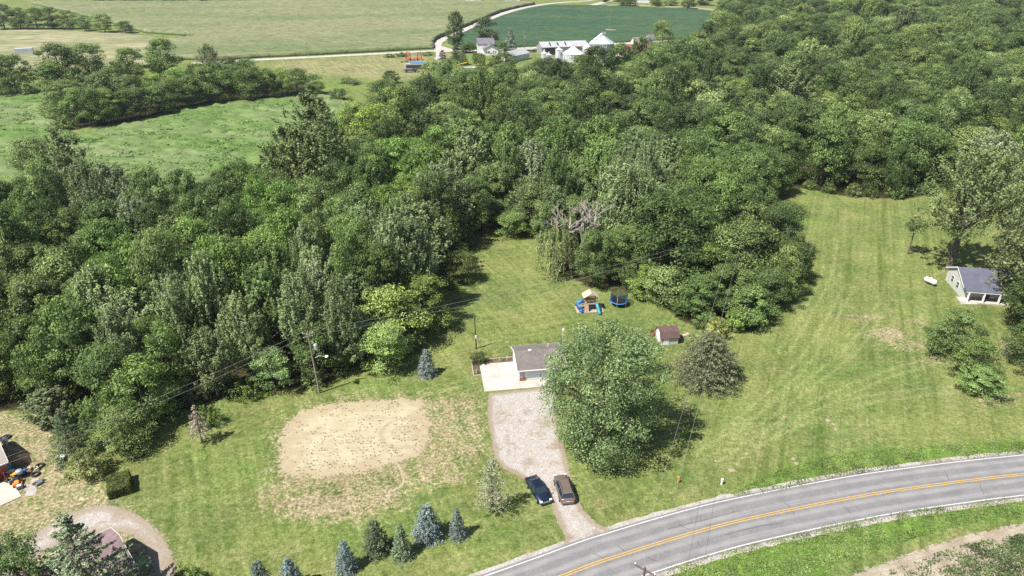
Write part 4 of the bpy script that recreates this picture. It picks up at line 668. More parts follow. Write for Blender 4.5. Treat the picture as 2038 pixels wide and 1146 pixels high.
for k in [('broad', i) for i in range(5)] + [('silver', 0)]:
    src = next(o for o in bpy.data.objects if o.data == PROTO[k][0][0] and o.parent is not None)
    oi = ng.nodes.new('GeometryNodeObjectInfo'); oi.inputs['Object'].default_value = src; oi.inputs['As Instance'].default_value = True; LN(oi.outputs['Geometry'], jg.inputs[0])
iop.inputs['Pick Instance'].default_value = True
ri = ng.nodes.new('FunctionNodeRandomValue'); ri.data_type = 'INT'; ri.inputs[4].default_value = 0; ri.inputs[5].default_value = 5
rz = ng.nodes.new('FunctionNodeRandomValue'); rz.data_type = 'FLOAT'; rz.inputs[2].default_value = 0; rz.inputs[3].default_value = 6.28; rz.inputs['Seed'].default_value = 4
cx_ = ng.nodes.new('ShaderNodeCombineXYZ'); LN(rz.outputs[1], cx_.inputs[2])
cs_ = ng.nodes.new('ShaderNodeCombineXYZ')
for nm_, ix in (('rs', (0, 1)), ('hs', (2,))):
    na = ng.nodes.new('GeometryNodeInputNamedAttribute'); na.data_type = 'FLOAT'; na.inputs[0].default_value = nm_
    for j in ix: LN(na.outputs[0], cs_.inputs[j])
LN(gi_.outputs[0], iop.inputs['Points']); LN(jg.outputs[0], iop.inputs['Instance']); LN(ri.outputs[2], iop.inputs['Instance Index']); LN(cx_.outputs[0], iop.inputs['Rotation']); LN(cs_.outputs[0], iop.inputs['Scale']); LN(iop.outputs[0], go.inputs[0])
md = fo.modifiers.new('scatter', 'NODES'); md.node_group = ng
# ================================================================ BUILDINGS
M_wh = paint('white_paint', (.74, .73, .71), .6, sc=1.5, var=.10); M_whmetal = paint('white_metal', (.54, .56, .58), .45, .2, var=.25, sc=.6); M_gl = NT('window_glass').done((.03, .04, .05), .12, spec=.6)
M_black = paint('black_rubber', (.02, .02, .022), .7); M_red = paint('red_paint', (.42, .05, .04), .45); M_brickr = paint('red_brick', (.34, .12, .065), .9, sc=6); M_steel = paint('galvanised', (.50, .53, .56), .4, .5, var=.15, sc=1.2); M_dk = paint('dark_trim', (.035, .035, .04), .5)
M_ylw = paint('yellow_paint', (.72, .42, .02), .4); M_org = paint('orange_paint', (.75, .26, .04), .5); M_blu = paint('blue_plastic', (.03, .15, .38), .5); M_tealp = paint('teal_plastic', (.03, .22, .27), .5); M_cyan = paint('cyan_plastic', (.16, .55, .66), .4); M_wood = paint('weathered_wood', (.30, .20, .13), .85, sc=5); M_woodl = paint('pale_wood', (.46, .36, .29), .85, sc=5); M_grey = paint('grey_metal', (.22, .23, .25), .5, .3); M_rust = paint('rust', (.16, .07, .045), .9)
def shingles(name, c, row=.3, var=.25, rz=0):
    t = NT(name); n = t.noise(9, 3, .7, t.map((1, .35, 1))); m = t.noise(.6, 5, .65); r = t.wave(1 / row / 2, .3, None, 1.0, 'Y')
    k = t.scale(c, t.math('MULTIPLY', t.ramp(n, .25, .75, 1 - var, 1 + var), t.ramp(m, .3, .7, .85, 1.12))); k = t.scale(k, t.ramp(r, .0, .25, .82, 1.0)); return t.done(k, .92, n, .4, .03, spec=.15)
def siding(name, c, sp=.2):
    t = NT(name); w_ = t.wave(1 / sp / 2, 0, None, 1.0, 'Z'); m = t.noise(.8, 5, .65); return t.done(t.scale(c, t.math('MULTIPLY', t.ramp(w_, 0, .3, .84, 1.0), t.ramp(m, .3, .7, .93, 1.04))), .7, w_, .2, .02, spec=.25)
def ribbed(name, c, sp=.6, ax='X', metal=.3):
    t = NT(name); w_ = t.wave(1 / sp / 2, 0, None, 1.0, ax); m = t.noise(.3, 5, .65); return t.done(t.scale(c, t.math('MULTIPLY', t.ramp(w_, 0, .35, .74, 1.0), t.ramp(m, .3, .7, .88, 1.05))), .45, w_, .3, .03, metal)
def gable(parent, L, D, hw, rise, wallm, roofm, ov=.35, t=.12, trim=None, x0=0.0, y0=0.0, ovg=.3, name_w='wall', name_r='roof'):
    # ridge along x; walls x0..x0+L, y0..y0+D
    m = MB(); ym = y0 + D / 2; m.prism([(y0, 0), (y0 + D, 0), (y0 + D, hw), (ym, hw + rise), (y0, hw)], 'x', x0, x0 + L); wl = m.build(name_w, wallm, parent)
    s_ = rise / (D / 2); m = MB(); e0 = hw - s_ * ov
    m.prism([(y0 - ov, e0 + .02), (ym, hw + rise + .02), (y0 + D + ov, e0 + .02), (y0 + D + ov, e0 + t + .02), (ym, hw + rise + t + .02), (y0 - ov, e0 + t + .02)], 'x', x0 - ovg, x0 + L + ovg); rf = m.build(name_r, roofm, parent)
    if trim:
        for xx in (x0 - ovg - .03, x0 + L + ovg):
            m = MB(); m.prism([(y0 - ov, e0 - .06), (ym, hw + rise - .06), (y0 + D + ov, e0 - .06), (y0 + D + ov, e0 + t + .05), (ym, hw + rise + t + .05), (y0 - ov, e0 + t + .05)], 'x', xx, xx + .03); m.build('gable_trim', trim, rf)
        for yy in (y0 - ov - .10, y0 + D + ov): m = MB(); m.box((x0 + L / 2, yy + .05, e0 + .02), (L + 2 * ovg, .10, .13)); m.build('gutter', trim, rf)
    return wl, rf
def window(parent, c, wdt, hgt, ax='y', fr=M_wh, gl_=None, d=.06):
    sz = (wdt, d, hgt) if ax == 'y' else (d, wdt, hgt); m = MB(); m.box(c, sz); f = m.build('window', fr, parent)
    m = MB()
    for k in (-1, 1): m.box((c[0], c[1], c[2] + k * hgt * .235), (wdt - .16, d + .02, hgt * .40) if ax == 'y' else (d + .02, wdt - .16, hgt * .40))
    m.build('pane', gl_ or M_gl, f); return f
# white garage by the concrete pad
G = thing('garage', 'white garage with grey shingle roof beside the concrete pad', 'garage', (GO.x, GO.y, 0), YAW)
gable(G, 7.2, 6.4, 2.3, 1.15, M_wh, shingles('grey_shingles', (.165, .145, .135), .3, .34), .42, trim=M_wh)
m = MB(); m.box((3.9, -.035, 1.06), (5.0, .07, 2.1)); 
for k in range(4): m.box((3.9, -.078, .33 + k * .5), (4.8, .02, .42))
gd = m.build('garage_door', paint('door_white', (.62, .65, .69), .5, var=.06), G); MB().box((3.9, -.04, .03), (5.0, .1, .06)).build('door_seal', M_dk, gd)
MB().box((.58, -.045, .30), (.95, .09, .60)).build('brick_base', M_brickr, G); MB().box((.58, -.03, 1.3), (.62, .06, 1.2)).build('wall_panel', paint('panel_grey', (.42, .42, .42), .7), G)
MB().box((.06, -.09, 1.12), (.09, .09, 2.24)).build('downspout', M_wh, G); MB().tube([(5.4, 4.4, 3.1), (5.4, 4.4, 3.75)], .07).build('vent_pipe', M_wh, G); m = MB(); m.box((2.2, 3.15, 3.58), (.5, .3, .16)); m.build('ridge_vent', M_wh, G)
s_ = MB(); s_.tube([(0, 0, 0), (0, 0, 4.6)], .05); p = gl(8.3, 6.6); e = thing('mast', 'white pole topped by a small box behind the garage', 'pole', (p[0], p[1], 0), YAW); s_.build('shaft', M_wh, e); MB().box((0, 0, 4.7), (.35, .2, .45)).build('box', M_wh, e)
for q, lab in (((-1.0, 6.2), 'white stake in the mulch bed nearest the garage'), ((-6.3, 2.9), 'low stake at the front of the mulch bed')):
    p = gl(*q); m = MB(); m.tube([(0, 0, 0), (0, 0, .8)], .03); m.box((0, 0, .82), (.09, .09, .06)); o = m.build('stake', M_wh, None); o.location = (p[0], p[1], .04); tag(o, lab, 'stake')
m = MB()
for a, b in (((-6.8, 2.45), (-6.8, 6.95)), ((-6.8, 6.95), (0, 6.95)), ((-6.8, 2.45), (-5.65, 2.45))):
    c0_, c1_ = gl(*a), gl(*b); L_ = math.hypot(c1_[0] - c0_[0], c1_[1] - c0_[1]); m.box(((c0_[0] + c1_[0]) / 2, (c0_[1] + c1_[1]) / 2, .08), (L_, .12, .18), math.atan2(c1_[1] - c0_[1], c1_[0] - c0_[0]))
tag(m.build('bed_edging', paint('edging', (.42, .34, .28), .9)), 'pale timber edging around the mulch bed by the pad', 'edging')
for q, s__, c in (((-6.2, 3.2), .5, (.10, .15, .04)), ((-1.9, 6.4), .45, (.14, .17, .06)), ((-3.6, 6.3), .3, (.09, .12, .04))):
    p = gl(*q); tree(p[0], p[1], s__ * 1.2, s__ * .8, 'lime', kind='shrub', col=c, name='bed_plant', cat='plant', label={.5: 'leafy plant at the front of the mulch bed', .45: 'pale plant in the mulch bed near the garage', .3: 'small plant halfway along the mulch bed'}[s__])
# garden shed
SO = at(1314, 687); sy = math.atan2(at(1343, 685).y - SO.y, at(1343, 685).x - SO.x); SH = thing('garden_shed', 'small barn shaped shed with brown shingle roof on the lawn', 'shed', SO, sy)
D = 2.7; hw = 1.35; pr = [(0, 0), (D, 0), (D, hw), (D * .82, hw + .85), (D / 2, hw + 1.25), (D * .18, hw + .85), (0, hw)]
MB().prism(pr, 'x', 0, 3.1).build('wall', siding('shed_siding', (.52, .50, .49), .15), SH)
m = MB(); o_ = [(-.16, hw - .1), (D * .18 - .02, hw + .87), (D / 2, hw + 1.28), (D * .82 + .02, hw + .87), (D + .16, hw - .1)]; m.prism(o_ + [(y + (.07 if y > D / 2 else -.07 if y < D / 2 else 0), z + .09) for y, z in o_[::-1]], 'x', -.15, 3.25); m.build('roof', shingles('brown_shingles', (.125, .078, .072), .22), SH)
MB().box((1.0, -.03, .7), (.9, .06, 1.35)).build('door', M_wh, SH); MB().box((-.03, D / 2, .95), (.06, 1.3, 1.8)).build('double_door', M_wh, SH)
m = MB(); m.box((0, 0, .25), (.9, .7, .5)); m.box((-.4, .2, .6), (.5, .1, .9), ry=.2); m.tube([(-.5, -.2, .05), (-.5, -.2, .35)], .3, 10)
cart = m.build('garden_cart', M_rust); cart.location = at(1302, 667); tag(cart, 'rusty garden cart beside the open end of the brown shed', 'cart')
m = MB(); m.box((0, 0, .2), (.9, .5, .4), .3); m.box((.5, .1, .3), (.4, .6, .6), .1); rp = m.build('rubble_heap', M_woodl); rp.location = at(1362, 670); tag(rp, 'heap of pale scrap between the brown shed and the dying pine', 'scrap heap')

# house with porch at the photo's edge
HO = at(1912.4, 593); hy_ = R(-9.7); H = thing('house', 'pale sided house with slate grey roof and columned porch', 'house', HO, hy_)
gable(H, 16, 8.0, 2.7, 1.9, siding('grey_siding', (.52, .53, .50), .18), shingles('slate_shingles', (.105, .112, .150), .3, .12), .5, trim=M_wh, ovg=.35)
for yy, zz in ((2.6, 1.55), (5.2, 1.6)): window(H, (-.02, yy, zz), 1.0, 1.3, 'x')
for xx in (2.2, 5.8, 9.5): window(H, (xx, 1.62 - 1.64, 1.6), 1.5, 1.1, 'y')
MB().box((7, -1.0, .12), (15.8, 2.1, .24)).build('porch_floor', M_conc, H)
m = MB(); m.add([(-.35, -2.0, 2.32), (15, -2.0, 2.32), (15, .05, 2.70), (-.35, .05, 2.70), (-.35, -2.0, 2.44), (15, -2.0, 2.44), (15, .05, 2.86), (-.35, .05, 2.86)], [(0, 1, 2, 3), (4, 5, 6, 7), (0, 1, 5, 4), (1, 2, 6, 5), (2, 3, 7, 6), (3, 0, 4, 7)]); m.build('porch_roof', [bpy.data.materials['slate_shingles']], H)
MB().box((7.3, -1.93, 2.26), (15.2, .14, .18)).build('porch_beam', M_wh, H)
for k in range(6):
    c_ = MB().box((.25 + k * 2.7, -1.85, 1.2), (.26, .26, 2.0)).build('porch_column', M_wh, H); MB().box((.25 + k * 2.7 + .14, -1.85, .75), (.04, .24, 1.1)).build('column_trim', M_red, c_)
MB().box((.5, -2.3, .08), (3.0, .5, .14), .1).build('porch_step', M_conc, H); MB().box((4.3, -.03, 1.1), (.95, .06, 2.0)).build('door', M_dk, H)
m = MB(); m.lathe([(.02, -1.25), (.32, -1.18), (.46, -1.0), (.5, -.9), (.5, .9), (.46, 1.0), (.32, 1.18), (.02, 1.25)], 20); tk = thing('propane_tank', 'white propane tank on the lawn beside the porch house', 'tank', at(1850, 566), R(28)); o = m.build('vessel', M_wh, tk, True); o.rotation_euler = (R(90), 0, 0); o.location = (0, 0, .85)
MB().lathe([(.16, 0), (.16, .2), (.02, .26)], 10, (0, 0, 1.32)).build('valve_cap', M_wh, tk)
for yy in (-.7, .7): MB().box((0, yy, .2), (.7, .14, .4)).build('foot', M_grey, tk)

# mauve roofed house and brick garage at the lower left
A0 = Vector((-45.2, 57.9)); B0 = Vector((-40.2, 53.0)); gx_ = (B0 - A0).normalized(); rid = Vector((-.70, -.714)); hz = math.atan2(rid.y, rid.x)
ML = thing('house', 'house under a mauve shingle roof behind the tall open spruce', 'house', (B0.x, B0.y, 0), hz + math.pi)
gable(ML, 13, 7.0, 2.7, 1.55, siding('red_siding', (.30, .13, .12), .2), shingles('mauve_shingles', (.235, .165, .175), .3, .2), .35, trim=M_wh, x0=-13, y0=0)
window(ML, (.02, 2.0, 1.4), 1.0, 1.1, 'x'); window(ML, (.02, 5.0, 1.4), 1.0, 1.1, 'x')
LG = thing('garage', 'brick garage with pale beige roof beside the cluttered slab', 'garage', (-64.6, 69.8, 0), R(43.7))
gable(LG, 9, 7.5, 2.5, 1.3, M_brickr, shingles('beige_shingles', (.33, .30, .27), .3, .12), .45, trim=M_wh, x0=-9, y0=0)
MB().box((.03, 2.2, 1.05), (.08, 2.8, 2.1)).build('garage_door', M_wh, LG); MB().box((-3.0, -.03, 1.05), (2.8, .08, 2.1)).build('side_door', M_wh, LG)
F0, F1 = at(25, 931), at(65, 920); fa = math.atan2(F1.y - F0.y, F1.x - F0.x); L_ = (F1 - F0).length; FN = thing('wood_fence', 'short weathered board fence beside the brick garage', 'fence', F0, fa)
m = MB(); n_ = int(L_ / .16)
for k in range(n_): m.box(((k + .5) * L_ / n_, 0, .82 + .03 * math.sin(k * 7)), (L_ / n_ * .9, .03, 1.62))
m.build('boards', M_wood, FN); MB().box((L_ / 2, .05, .4), (L_, .05, .1)).build('rail', M_wood, FN); MB().box((L_ / 2, .05, 1.3), (L_, .05, .1)).build('rail', M_wood, FN)
def small(name, lab, cat, px, py, rz, mb_list, group=None, sc=1.0):
    e = thing(name, lab, cat, at(px, py), rz, group); e.scale = (sc,) * 3
    for nm, mb, mat in mb_list: mb.build(nm, mat, e)
    return e
def wheel(c, r=.3, w_=.18): return MB().tube([(c[0], c[1] - w_ / 2, c[2]), (c[0], c[1] + w_ / 2, c[2])], r, 14)
def tyre(r=.42, q=.14):
    m = MB(); n, k = 18, 8; vs = [((r + q * math.cos(b)) * math.cos(a), (r + q * math.cos(b)) * math.sin(a), q + q * math.sin(b)) for a in np.linspace(0, 2 * math.pi, n, False) for b in np.linspace(0, 2 * math.pi, k, False)]
    m.add(vs, [(i * k + j, ((i + 1) % n) * k + j, ((i + 1) % n) * k + (j + 1) % k, i * k + (j + 1) % k) for i in range(n) for j in range(k)]); return m
for px, py, lab in ((8, 874, 'upper black tyre by the garage wall'), (14, 871, 'black tyre leaning farther from the garage wall'), (80, 928, 'black tyre lying beyond the fence end'), (71, 945, 'rusty tyre ring lying on bare dirt by the logs')): small('tyre', lab, 'tyre', px, py, 0, [('rubber', tyre(), M_black)], 'loose tyres by the brick garage')
small('barrel', 'pale tub standing by the upper garage wall', 'tub', 12, 884, 0, [('vessel', MB().lathe([(.3, 0), (.38, .3), (.38, .8), (.2, .92)], 14), M_wh), ('lid', MB().lathe([(.36, .9), (.3, .97)], 14), M_wh)])
def mower(c2): 
    return [('body', MB().box((.35, 0, .55), (.9, .6, .4), taper=.85), c2), ('deck', MB().box((-.1, 0, .25), (1.1, 1.15, .18)), c2), ('seat', MB().box((-.5, 0, .75), (.45, .45, .12)).box((-.72, 0, .98), (.1, .45, .45)), M_dk), ('steering_wheel', MB().tube([(.0, 0, .7), (-.12, 0, .98)], .03).lathe([(.16, 0), (.18, .03), (.16, .05)], 12, (-.12, 0, .98)), M_dk)] + [('wheel', wheel((x, y, r), r), M_black) for x, y, r in ((.55, .4, .2), (.55, -.4, .2), (-.5, .48, .3), (-.5, -.48, .3))]
small('riding_mower', 'yellow riding mower parked close against the brick garage', 'mower', 25, 952, R(20), mower(M_ylw)); small('riding_mower', 'orange and yellow riding mower at the slab corner', 'mower', 36, 964, R(-60), mower(M_org), sc=.9)
small('riding_mower', 'dark grey riding mower between the two yellow ones', 'mower', 28, 958, R(60), mower(M_grey), sc=.85)
for px, py, lab in ((15, 942, 'turquoise lawn chair nearer the garage door'), (20.5, 940, 'turquoise lawn chair nearer the fence')): small('lawn_chair', lab, 'chair', px, py, R(-70), [('seat', MB().box((0, 0, .38), (.55, .55, .06)), M_cyan), ('backrest', MB().box((-.3, 0, .72), (.07, .55, .7), ry=-.25), M_cyan)] + [('leg', MB().tube([(x, y, 0), (x, y, .38)], .03, 6), M_wh) for x in (-.22, .22) for y in (-.22, .22)], 'turquoise chairs by the brick garage')
small('kettle_grill', 'round grey barrel grill beside the fence', 'grill', 42, 950, 0, [('bowl', MB().lathe([(.08, .5), (.4, .7), (.45, .9), (.38, 1.15), (.05, 1.25)], 16), M_steel), ('stand', MB().tube([(0, 0, 0), (0, 0, .6)], .08).box((0, 0, .04), (.6, .6, .06)), M_grey)])
small('wheelbarrow', 'blue rimmed wheelbarrow tub in front of the grill', 'wheelbarrow', 43, 946, R(30), [('tray', MB().box((0, 0, .5), (1.0, .7, .3), taper=1.15), M_blu), ('handles', MB().tube([(-.3, .25, .4), (-1.0, .28, .55)], .03).tube([(-.3, -.25, .4), (-1.0, -.28, .55)], .03), M_woodl), ('wheel', wheel((.6, 0, .2), .2, .1), M_black)])
small('garden_tiller', 'red garden tiller by the garage door', 'tiller', 6, 952, R(70), [('engine', MB().box((0, 0, .5), (.6, .45, .4)), M_red), ('handle', MB().tube([(-.2, .2, .55), (-1.0, .25, 1.0)], .03).tube([(-.2, -.2, .55), (-1.0, -.25, 1.0)], .03), M_red), ('wheel', wheel((.1, .3, .2), .2, .1), M_black), ('wheel', wheel((.1, -.3, .2), .2, .1), M_black)])
small('hand_truck', 'red upright hand truck beside the tiller', 'hand truck', 11, 958, R(60), [('frame', MB().tube([(0, -.2, 0), (.1, -.2, 1.4), (.1, .2, 1.4), (0, .2, 0)], .035), M_red), ('plate', MB().box((.2, 0, .03), (.35, .5, .03)), M_red), ('wheel', wheel((0, .28, .14), .14, .08), M_black), ('wheel', wheel((0, -.28, .14), .14, .08), M_black)])
small('storage_bin', 'dark bin with white lids beside the fence', 'bin', 22, 946, R(15), [('tub', MB().box((0, 0, .35), (1.3, .7, .7), taper=1.05), M_dk), ('lid', MB().box((.0, .0, .73), (1.1, .5, .06)), M_wh)])
small('snow_blower', 'small grey machine at the slab edge below the orange mower', 'machine', 40, 972, R(40), [('body', MB().box((0, 0, .3), (.7, .6, .4)), M_grey), ('plate', MB().box((0, 0, .53), (.4, .4, .05)), M_wh)])
for i, (px, py, rz) in enumerate(((72, 958, 20), (69, 962, 70), (80, 959, 50), (79, 964, 60))): small('cut_log', ['upper pale log of the four by the dirt ring', 'lower pale log of the four near the gravel patch', 'upper dark log of the four by the dirt ring', 'lower dark log of the four by the dirt ring'][i], 'log', px, py, R(rz), [('bark', MB().tube([(-.4, 0, .2), (.4, 0, .2)], .2, 10), M_woodl if i < 2 else M_grey), ('cut_end', MB().tube([(.401, 0, .2), (.41, 0, .2)], .18, 10), M_woodl)], 'cut logs on the worn yard')
fw = thing('firewood_heap', 'heap of split firewood against the fence end', 'firewood', at(60, 938), 0); rr_ = random.Random(4)
for k in range(22): MB().box((rr_.uniform(-1.0, 1.0), rr_.uniform(-.5, .5), rr_.uniform(.08, .4)), (.5, .16, .16), rr_.uniform(0, 3), ry=rr_.uniform(-.3, .3)).build('split_log', M_woodl if k % 2 else M_wood, fw)
small('bucket', 'blue grey bucket under the dark spruce by the track', 'bucket', 127, 915, 0, [('tub', MB().lathe([(.32, 0), (.42, .75)], 14), paint('bucket_blue', (.16, .21, .27), .5)), ('lid', MB().lathe([(.43, .75), (.36, .8)], 14), M_wh)], sc=.9)
# trimmed block hedge
def hedge():
    g = np.random.default_rng(8); n = 16000; P = (g.random((n, 3)) - .5); ax = g.integers(0, 3, n); sg = np.where(ax == 2, 1, np.sign(g.random(n) - .5)); P[np.arange(n), ax] = sg * .5 * (1 - .12 * g.random(n)); N = np.zeros((n, 3)); N[np.arange(n), ax] = sg
    P = P * np.array([2.5, 3.3, 1.25]) + [0, 0, .65] + g.normal(size=(n, 3)) * .06; cl = np.clip(fbm(P[:, 0] * 2, P[:, 1] * 2 + P[:, 2], 3) * 1.4 - .2, 0, 1); return leaves_mesh('hedge_crown', P, N + g.normal(size=(n, 3)) * .6, g.normal(size=(n, 3)), .16, .1, cl, M_leaf)
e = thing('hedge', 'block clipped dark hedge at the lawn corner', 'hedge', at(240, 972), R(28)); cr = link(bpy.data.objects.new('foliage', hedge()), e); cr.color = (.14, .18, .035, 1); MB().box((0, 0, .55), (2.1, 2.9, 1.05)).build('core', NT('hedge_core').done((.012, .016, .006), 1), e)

# ================================================================ PLAY THINGS
PO = at(1174, 616); PL = thing('playset', 'wooden playset tower with gabled roof and two slides', 'playset', PO, R(5))
MB().box((-.1, .1, .04), (4.9, 2.6, .08)).build('mulch_bed', gravel('play_mulch', (.38, .29, .23), (.50, .41, .34), (.30, .22, .17), 5), PL)
m = MB()
for c_, d_ in (((-.1, -1.22, .1), (5.0, .12, .2)), ((-.1, 1.42, .1), (5.0, .12, .2)), ((-2.55, .1, .1), (.12, 2.6, .2)), ((2.35, .1, .1), (.12, 2.6, .2))): m.box(c_, d_)
m.build('bed_frame', M_woodl, PL)
for x in (-1.15, 1.15):
    for y in (-.5, 1.0): MB().box((x, y, 1.5), (.12, .12, 3.0)).build('post', M_wood, PL)
MB().box((0, .25, 1.45), (2.5, 1.65, .1)).build('deck', M_woodl, PL)
m = MB()
for k in range(9): m.box((-1.05 + k * .26, -.52, 1.85), (.06, .04, .7))
m.box((0, -.52, 2.2), (2.4, .06, .08)); m.box((0, 1.02, 2.2), (2.4, .06, .08)); m.box((0, 1.02, 1.8), (2.4, .05, .5)); m.box((0, -.52, 2.75), (2.4, .08, .10)); m.build('railing', M_wood, PL)
m = MB(); m.prism([(-1.45, 2.75), (0, 3.6), (1.45, 2.75), (1.45, 2.83), (0, 3.7), (-1.45, 2.83)], 'y', -.75, 1.25); m.build('roof', M_woodl, PL)
m = MB(); m.tube([(1.05, -.45, 1.55), (1.1, -.7, 1.5), (1.3, -1.5, .75), (1.42, -2.0, .3), (1.45, -2.35, .22)], [.30, .32, .32, .32, .30], 10); sl_ = m.build('straight_slide', M_tealp, PL, True); sl_.scale = (1, 1, 1)
m = MB(); m.tube([(-1.2, .2, 1.85), (-1.8, .15, 1.75), (-2.3, .05, 1.55), (-2.55, -.3, 1.25), (-2.25, -.7, .95), (-1.8, -.6, .7), (-1.7, -.9, .45), (-1.9, -1.3, .3)], .38, 12); m.build('tube_slide', M_blu, PL, True)
m = MB(); m.add([(-1.2, -.56, 1.4), (-.4, -.56, 1.4), (-.4, -1.1, .05), (-1.2, -1.1, .05), (-1.2, -.6, 1.33), (-.4, -.6, 1.33), (-.4, -1.14, .0), (-1.2, -1.14, .0)], [(0, 1, 2, 3), (4, 5, 6, 7), (0, 1, 5, 4), (2, 3, 7, 6), (0, 3, 7, 4), (1, 2, 6, 5)]); cw = m.build('climbing_wall', M_wood, PL)
m = MB()
for k in range(8): m.box((-1.0 + (k % 2) * .4 + .05 * (k % 3), -.64 - .065 * k, 1.22 - .155 * k), (.16, .1, .12))
m.build('climbing_hold', M_wh, cw)
TO = at(1231, 606); TR = thing('trampoline', 'round trampoline with blue rim and dark safety net', 'trampoline', TO, .2)
rt_ = 1.72
MB().lathe([(rt_ - .32, .88), (rt_, .86), (rt_, .94), (rt_ - .32, .96), (rt_ - .32, .88)], 36, cap=False).build('rim_pad', M_blu, TR, True); MB().lathe([(.0, .87), (rt_ - .30, .87)], 36, cap=False).build('jumping_mat', M_black, TR)
for k in range(6):
    a = k * math.pi / 3; x, y = rt_ * math.cos(a), rt_ * math.sin(a)
    MB().tube([(x, y, 0), (x, y, .88)], .04, 6).build('leg', M_steel, TR); MB().tube([(x * 1.0, y * 1.0, .9), (x * .97, y * .97, 2.0), (x * .93, y * .93, 2.7)], .05, 6).build('net_pole', M_blu if k % 2 else M_steel, TR)
t = NT('net'); tb = t.N.new('ShaderNodeBsdfTransparent'); mx = t.N.new('ShaderNodeMixShader'); mx.inputs[0].default_value = .6; t.l(tb.outputs[0], mx.inputs[1]); t.b.inputs['Base Color'].default_value = (.015, .015, .018, 1); t.l(t.b.outputs[0], mx.inputs[2]); t.l(mx.outputs[0], t.N['Material Output'].inputs[0])
MB().lathe([(rt_ - .25, .95), (rt_ - .16, 2.68)], 36, cap=False).build('safety_net', t.mat, TR, True); MB().lathe([(rt_ - .17, 2.66), (rt_ - .12, 2.68), (rt_ - .17, 2.71)], 36, cap=False).build('top_hoop', M_dk, TR)

# ================================================================ CARS
def loft(m, st, mi=0, close=True):                # stations along x: list of (x, [(y,z)...]) half profiles from sill to centre top, mirrored
    n = None; vs = []
    for x, pr in st:
        full = [(x, -y, z) for y, z in pr] + [(x, y, z) for y, z in pr[::-1]]; n = len(full); vs += full
    fs = [(i * n + k, i * n + (k + 1) % n, (i + 1) * n + (k + 1) % n, (i + 1) * n + k) for i in range(len(st) - 1) for k in range(n)]
    if close: fs += [tuple(range(n))[::-1], tuple((len(st) - 1) * n + k for k in range(n))]
    m.add(vs, fs, mi)
def car(name, label, loc, rz, L, Wd, prof, cab, roofz, col, suv):
    e = thing(name, label, 'car', loc, rz); hw_ = Wd / 2; m = MB(); st = []
    for x, zt, kw in prof: st.append((x * L, [(hw_ * kw * .92, .24), (hw_ * kw, .42), (hw_ * kw, zt * .80), (hw_ * kw * .93, zt * .95), (hw_ * kw * .5, zt)]))
    t = NT(name + '_paint'); t.b.inputs['Coat Weight'].default_value = .6; f = t.noise(2, 4, .6); pm = t.done(t.scale(col, t.ramp(f, .3, .7, .9, 1.08)), .35, metal=.35, spec=.5)
    loft(m, st); m.build('body', pm, e, True, 0)
    x0, x1, x2, x3 = [c * L for c in cab]; zb0, zb1 = prof[2][1], prof[-3][1]; wb, wt = hw_ * .90, hw_ * .66
    m = MB(); zr = roofz; B = [(x0, wb, zb0 - .04), (x3, wb, zb1 - .04)]; v = [(x0, -wb, zb0 - .04), (x3, -wb, zb1 - .04), (x3, wb, zb1 - .04), (x0, wb, zb0 - .04), (x1, -wt, zr), (x2, -wt, zr), (x2, wt, zr), (x1, wt, zr)]
    m.add(v, [(0, 1, 5, 4), (2, 3, 7, 6), (3, 0, 4, 7), (1, 2, 6, 5), (4, 5, 6, 7)]); m.build('window', NT(name + '_glass').done((.02, .03, .04), .08, spec=.8), e)
    m = MB(); m.add([(x1 - .12, -wt - .03, zr - .02), (x2 + .10, -wt - .03, zr - .02), (x2 + .10, wt + .03, zr - .02), (x1 - .12, wt + .03, zr - .02), (x1, -wt + .06, zr + .05), (x2, -wt + .06, zr + .05), (x2, wt - .06, zr + .05), (x1, wt - .06, zr + .05)], [(0, 1, 5, 4), (1, 2, 6, 5), (2, 3, 7, 6), (3, 0, 4, 7), (4, 5, 6, 7)]); rf = m.build('roof', pm, e)
    for s in (-1, 1):
        m = MB()
        for a, b in ((v[0 if s < 0 else 3], v[4 if s < 0 else 7]), (v[1 if s < 0 else 2], v[5 if s < 0 else 6])): m.tube([a, b], .045, 6)
        xm = (x1 + x2) / 2; m.tube([(xm, s * wb, zb0 - .02), (xm, s * wt, zr)], .04, 6); m.build('pillar', pm, e)
        if suv: MB().tube([(x1 + .1, s * (wt - .05), zr + .10), (x2 - .1, s * (wt - .05), zr + .10)], .03, 6).build('roof_rail', M_dk, rf)
        MB().box((x3 - .30 if not suv else x3 - .5, s * (hw_ + .10), zb1 + .06), (.16, .2, .14)).build('mirror', pm, e)
        MB().box((L * .475, s * hw_ * .70, prof[-2][1] * .86), (.22, .34, .13)).build('headlight', paint(name + 'lamp', (.7, .72, .75), .15), e); MB().box((-L * .477, s * hw_ * .76, prof[1][1] * .78), (.18, .30, .22)).build('taillight', M_red, e)
        for x in (-.295 * L, .30 * L):
            r = .36 if suv else .32; wv = MB().tube([(x, s * (hw_ - .20), r), (x, s * (hw_ + .015), r)], r, 18).build('wheel', M_black, e); MB().tube([(x, s * (hw_ + .016), r), (x, s * (hw_ + .03), r)], r * .62, 12).build('rim', M_steel, wv)
    MB().box((-L * .499, 0, prof[1][1] * .62), (.03, .42, .14)).build('number_plate', M_wh, e)
    if not suv: MB().box((L * .492, 0, .55), (.05, 1.0, .16)).build('grille', M_steel, e)
    else: MB().box((x0 - .25, 0, zb0 * .70), (.06, 1.3, .05)).build('trim_bar', M_steel, e)
    return e
def heading(p0, p1): a, b = at(*p0), at(*p1); return math.atan2(b.y - a.y, b.x - a.x), (a + b) / 2
hd_, c_ = heading((1056, 953), (1087, 1001)); c_ = at(1071, 981)
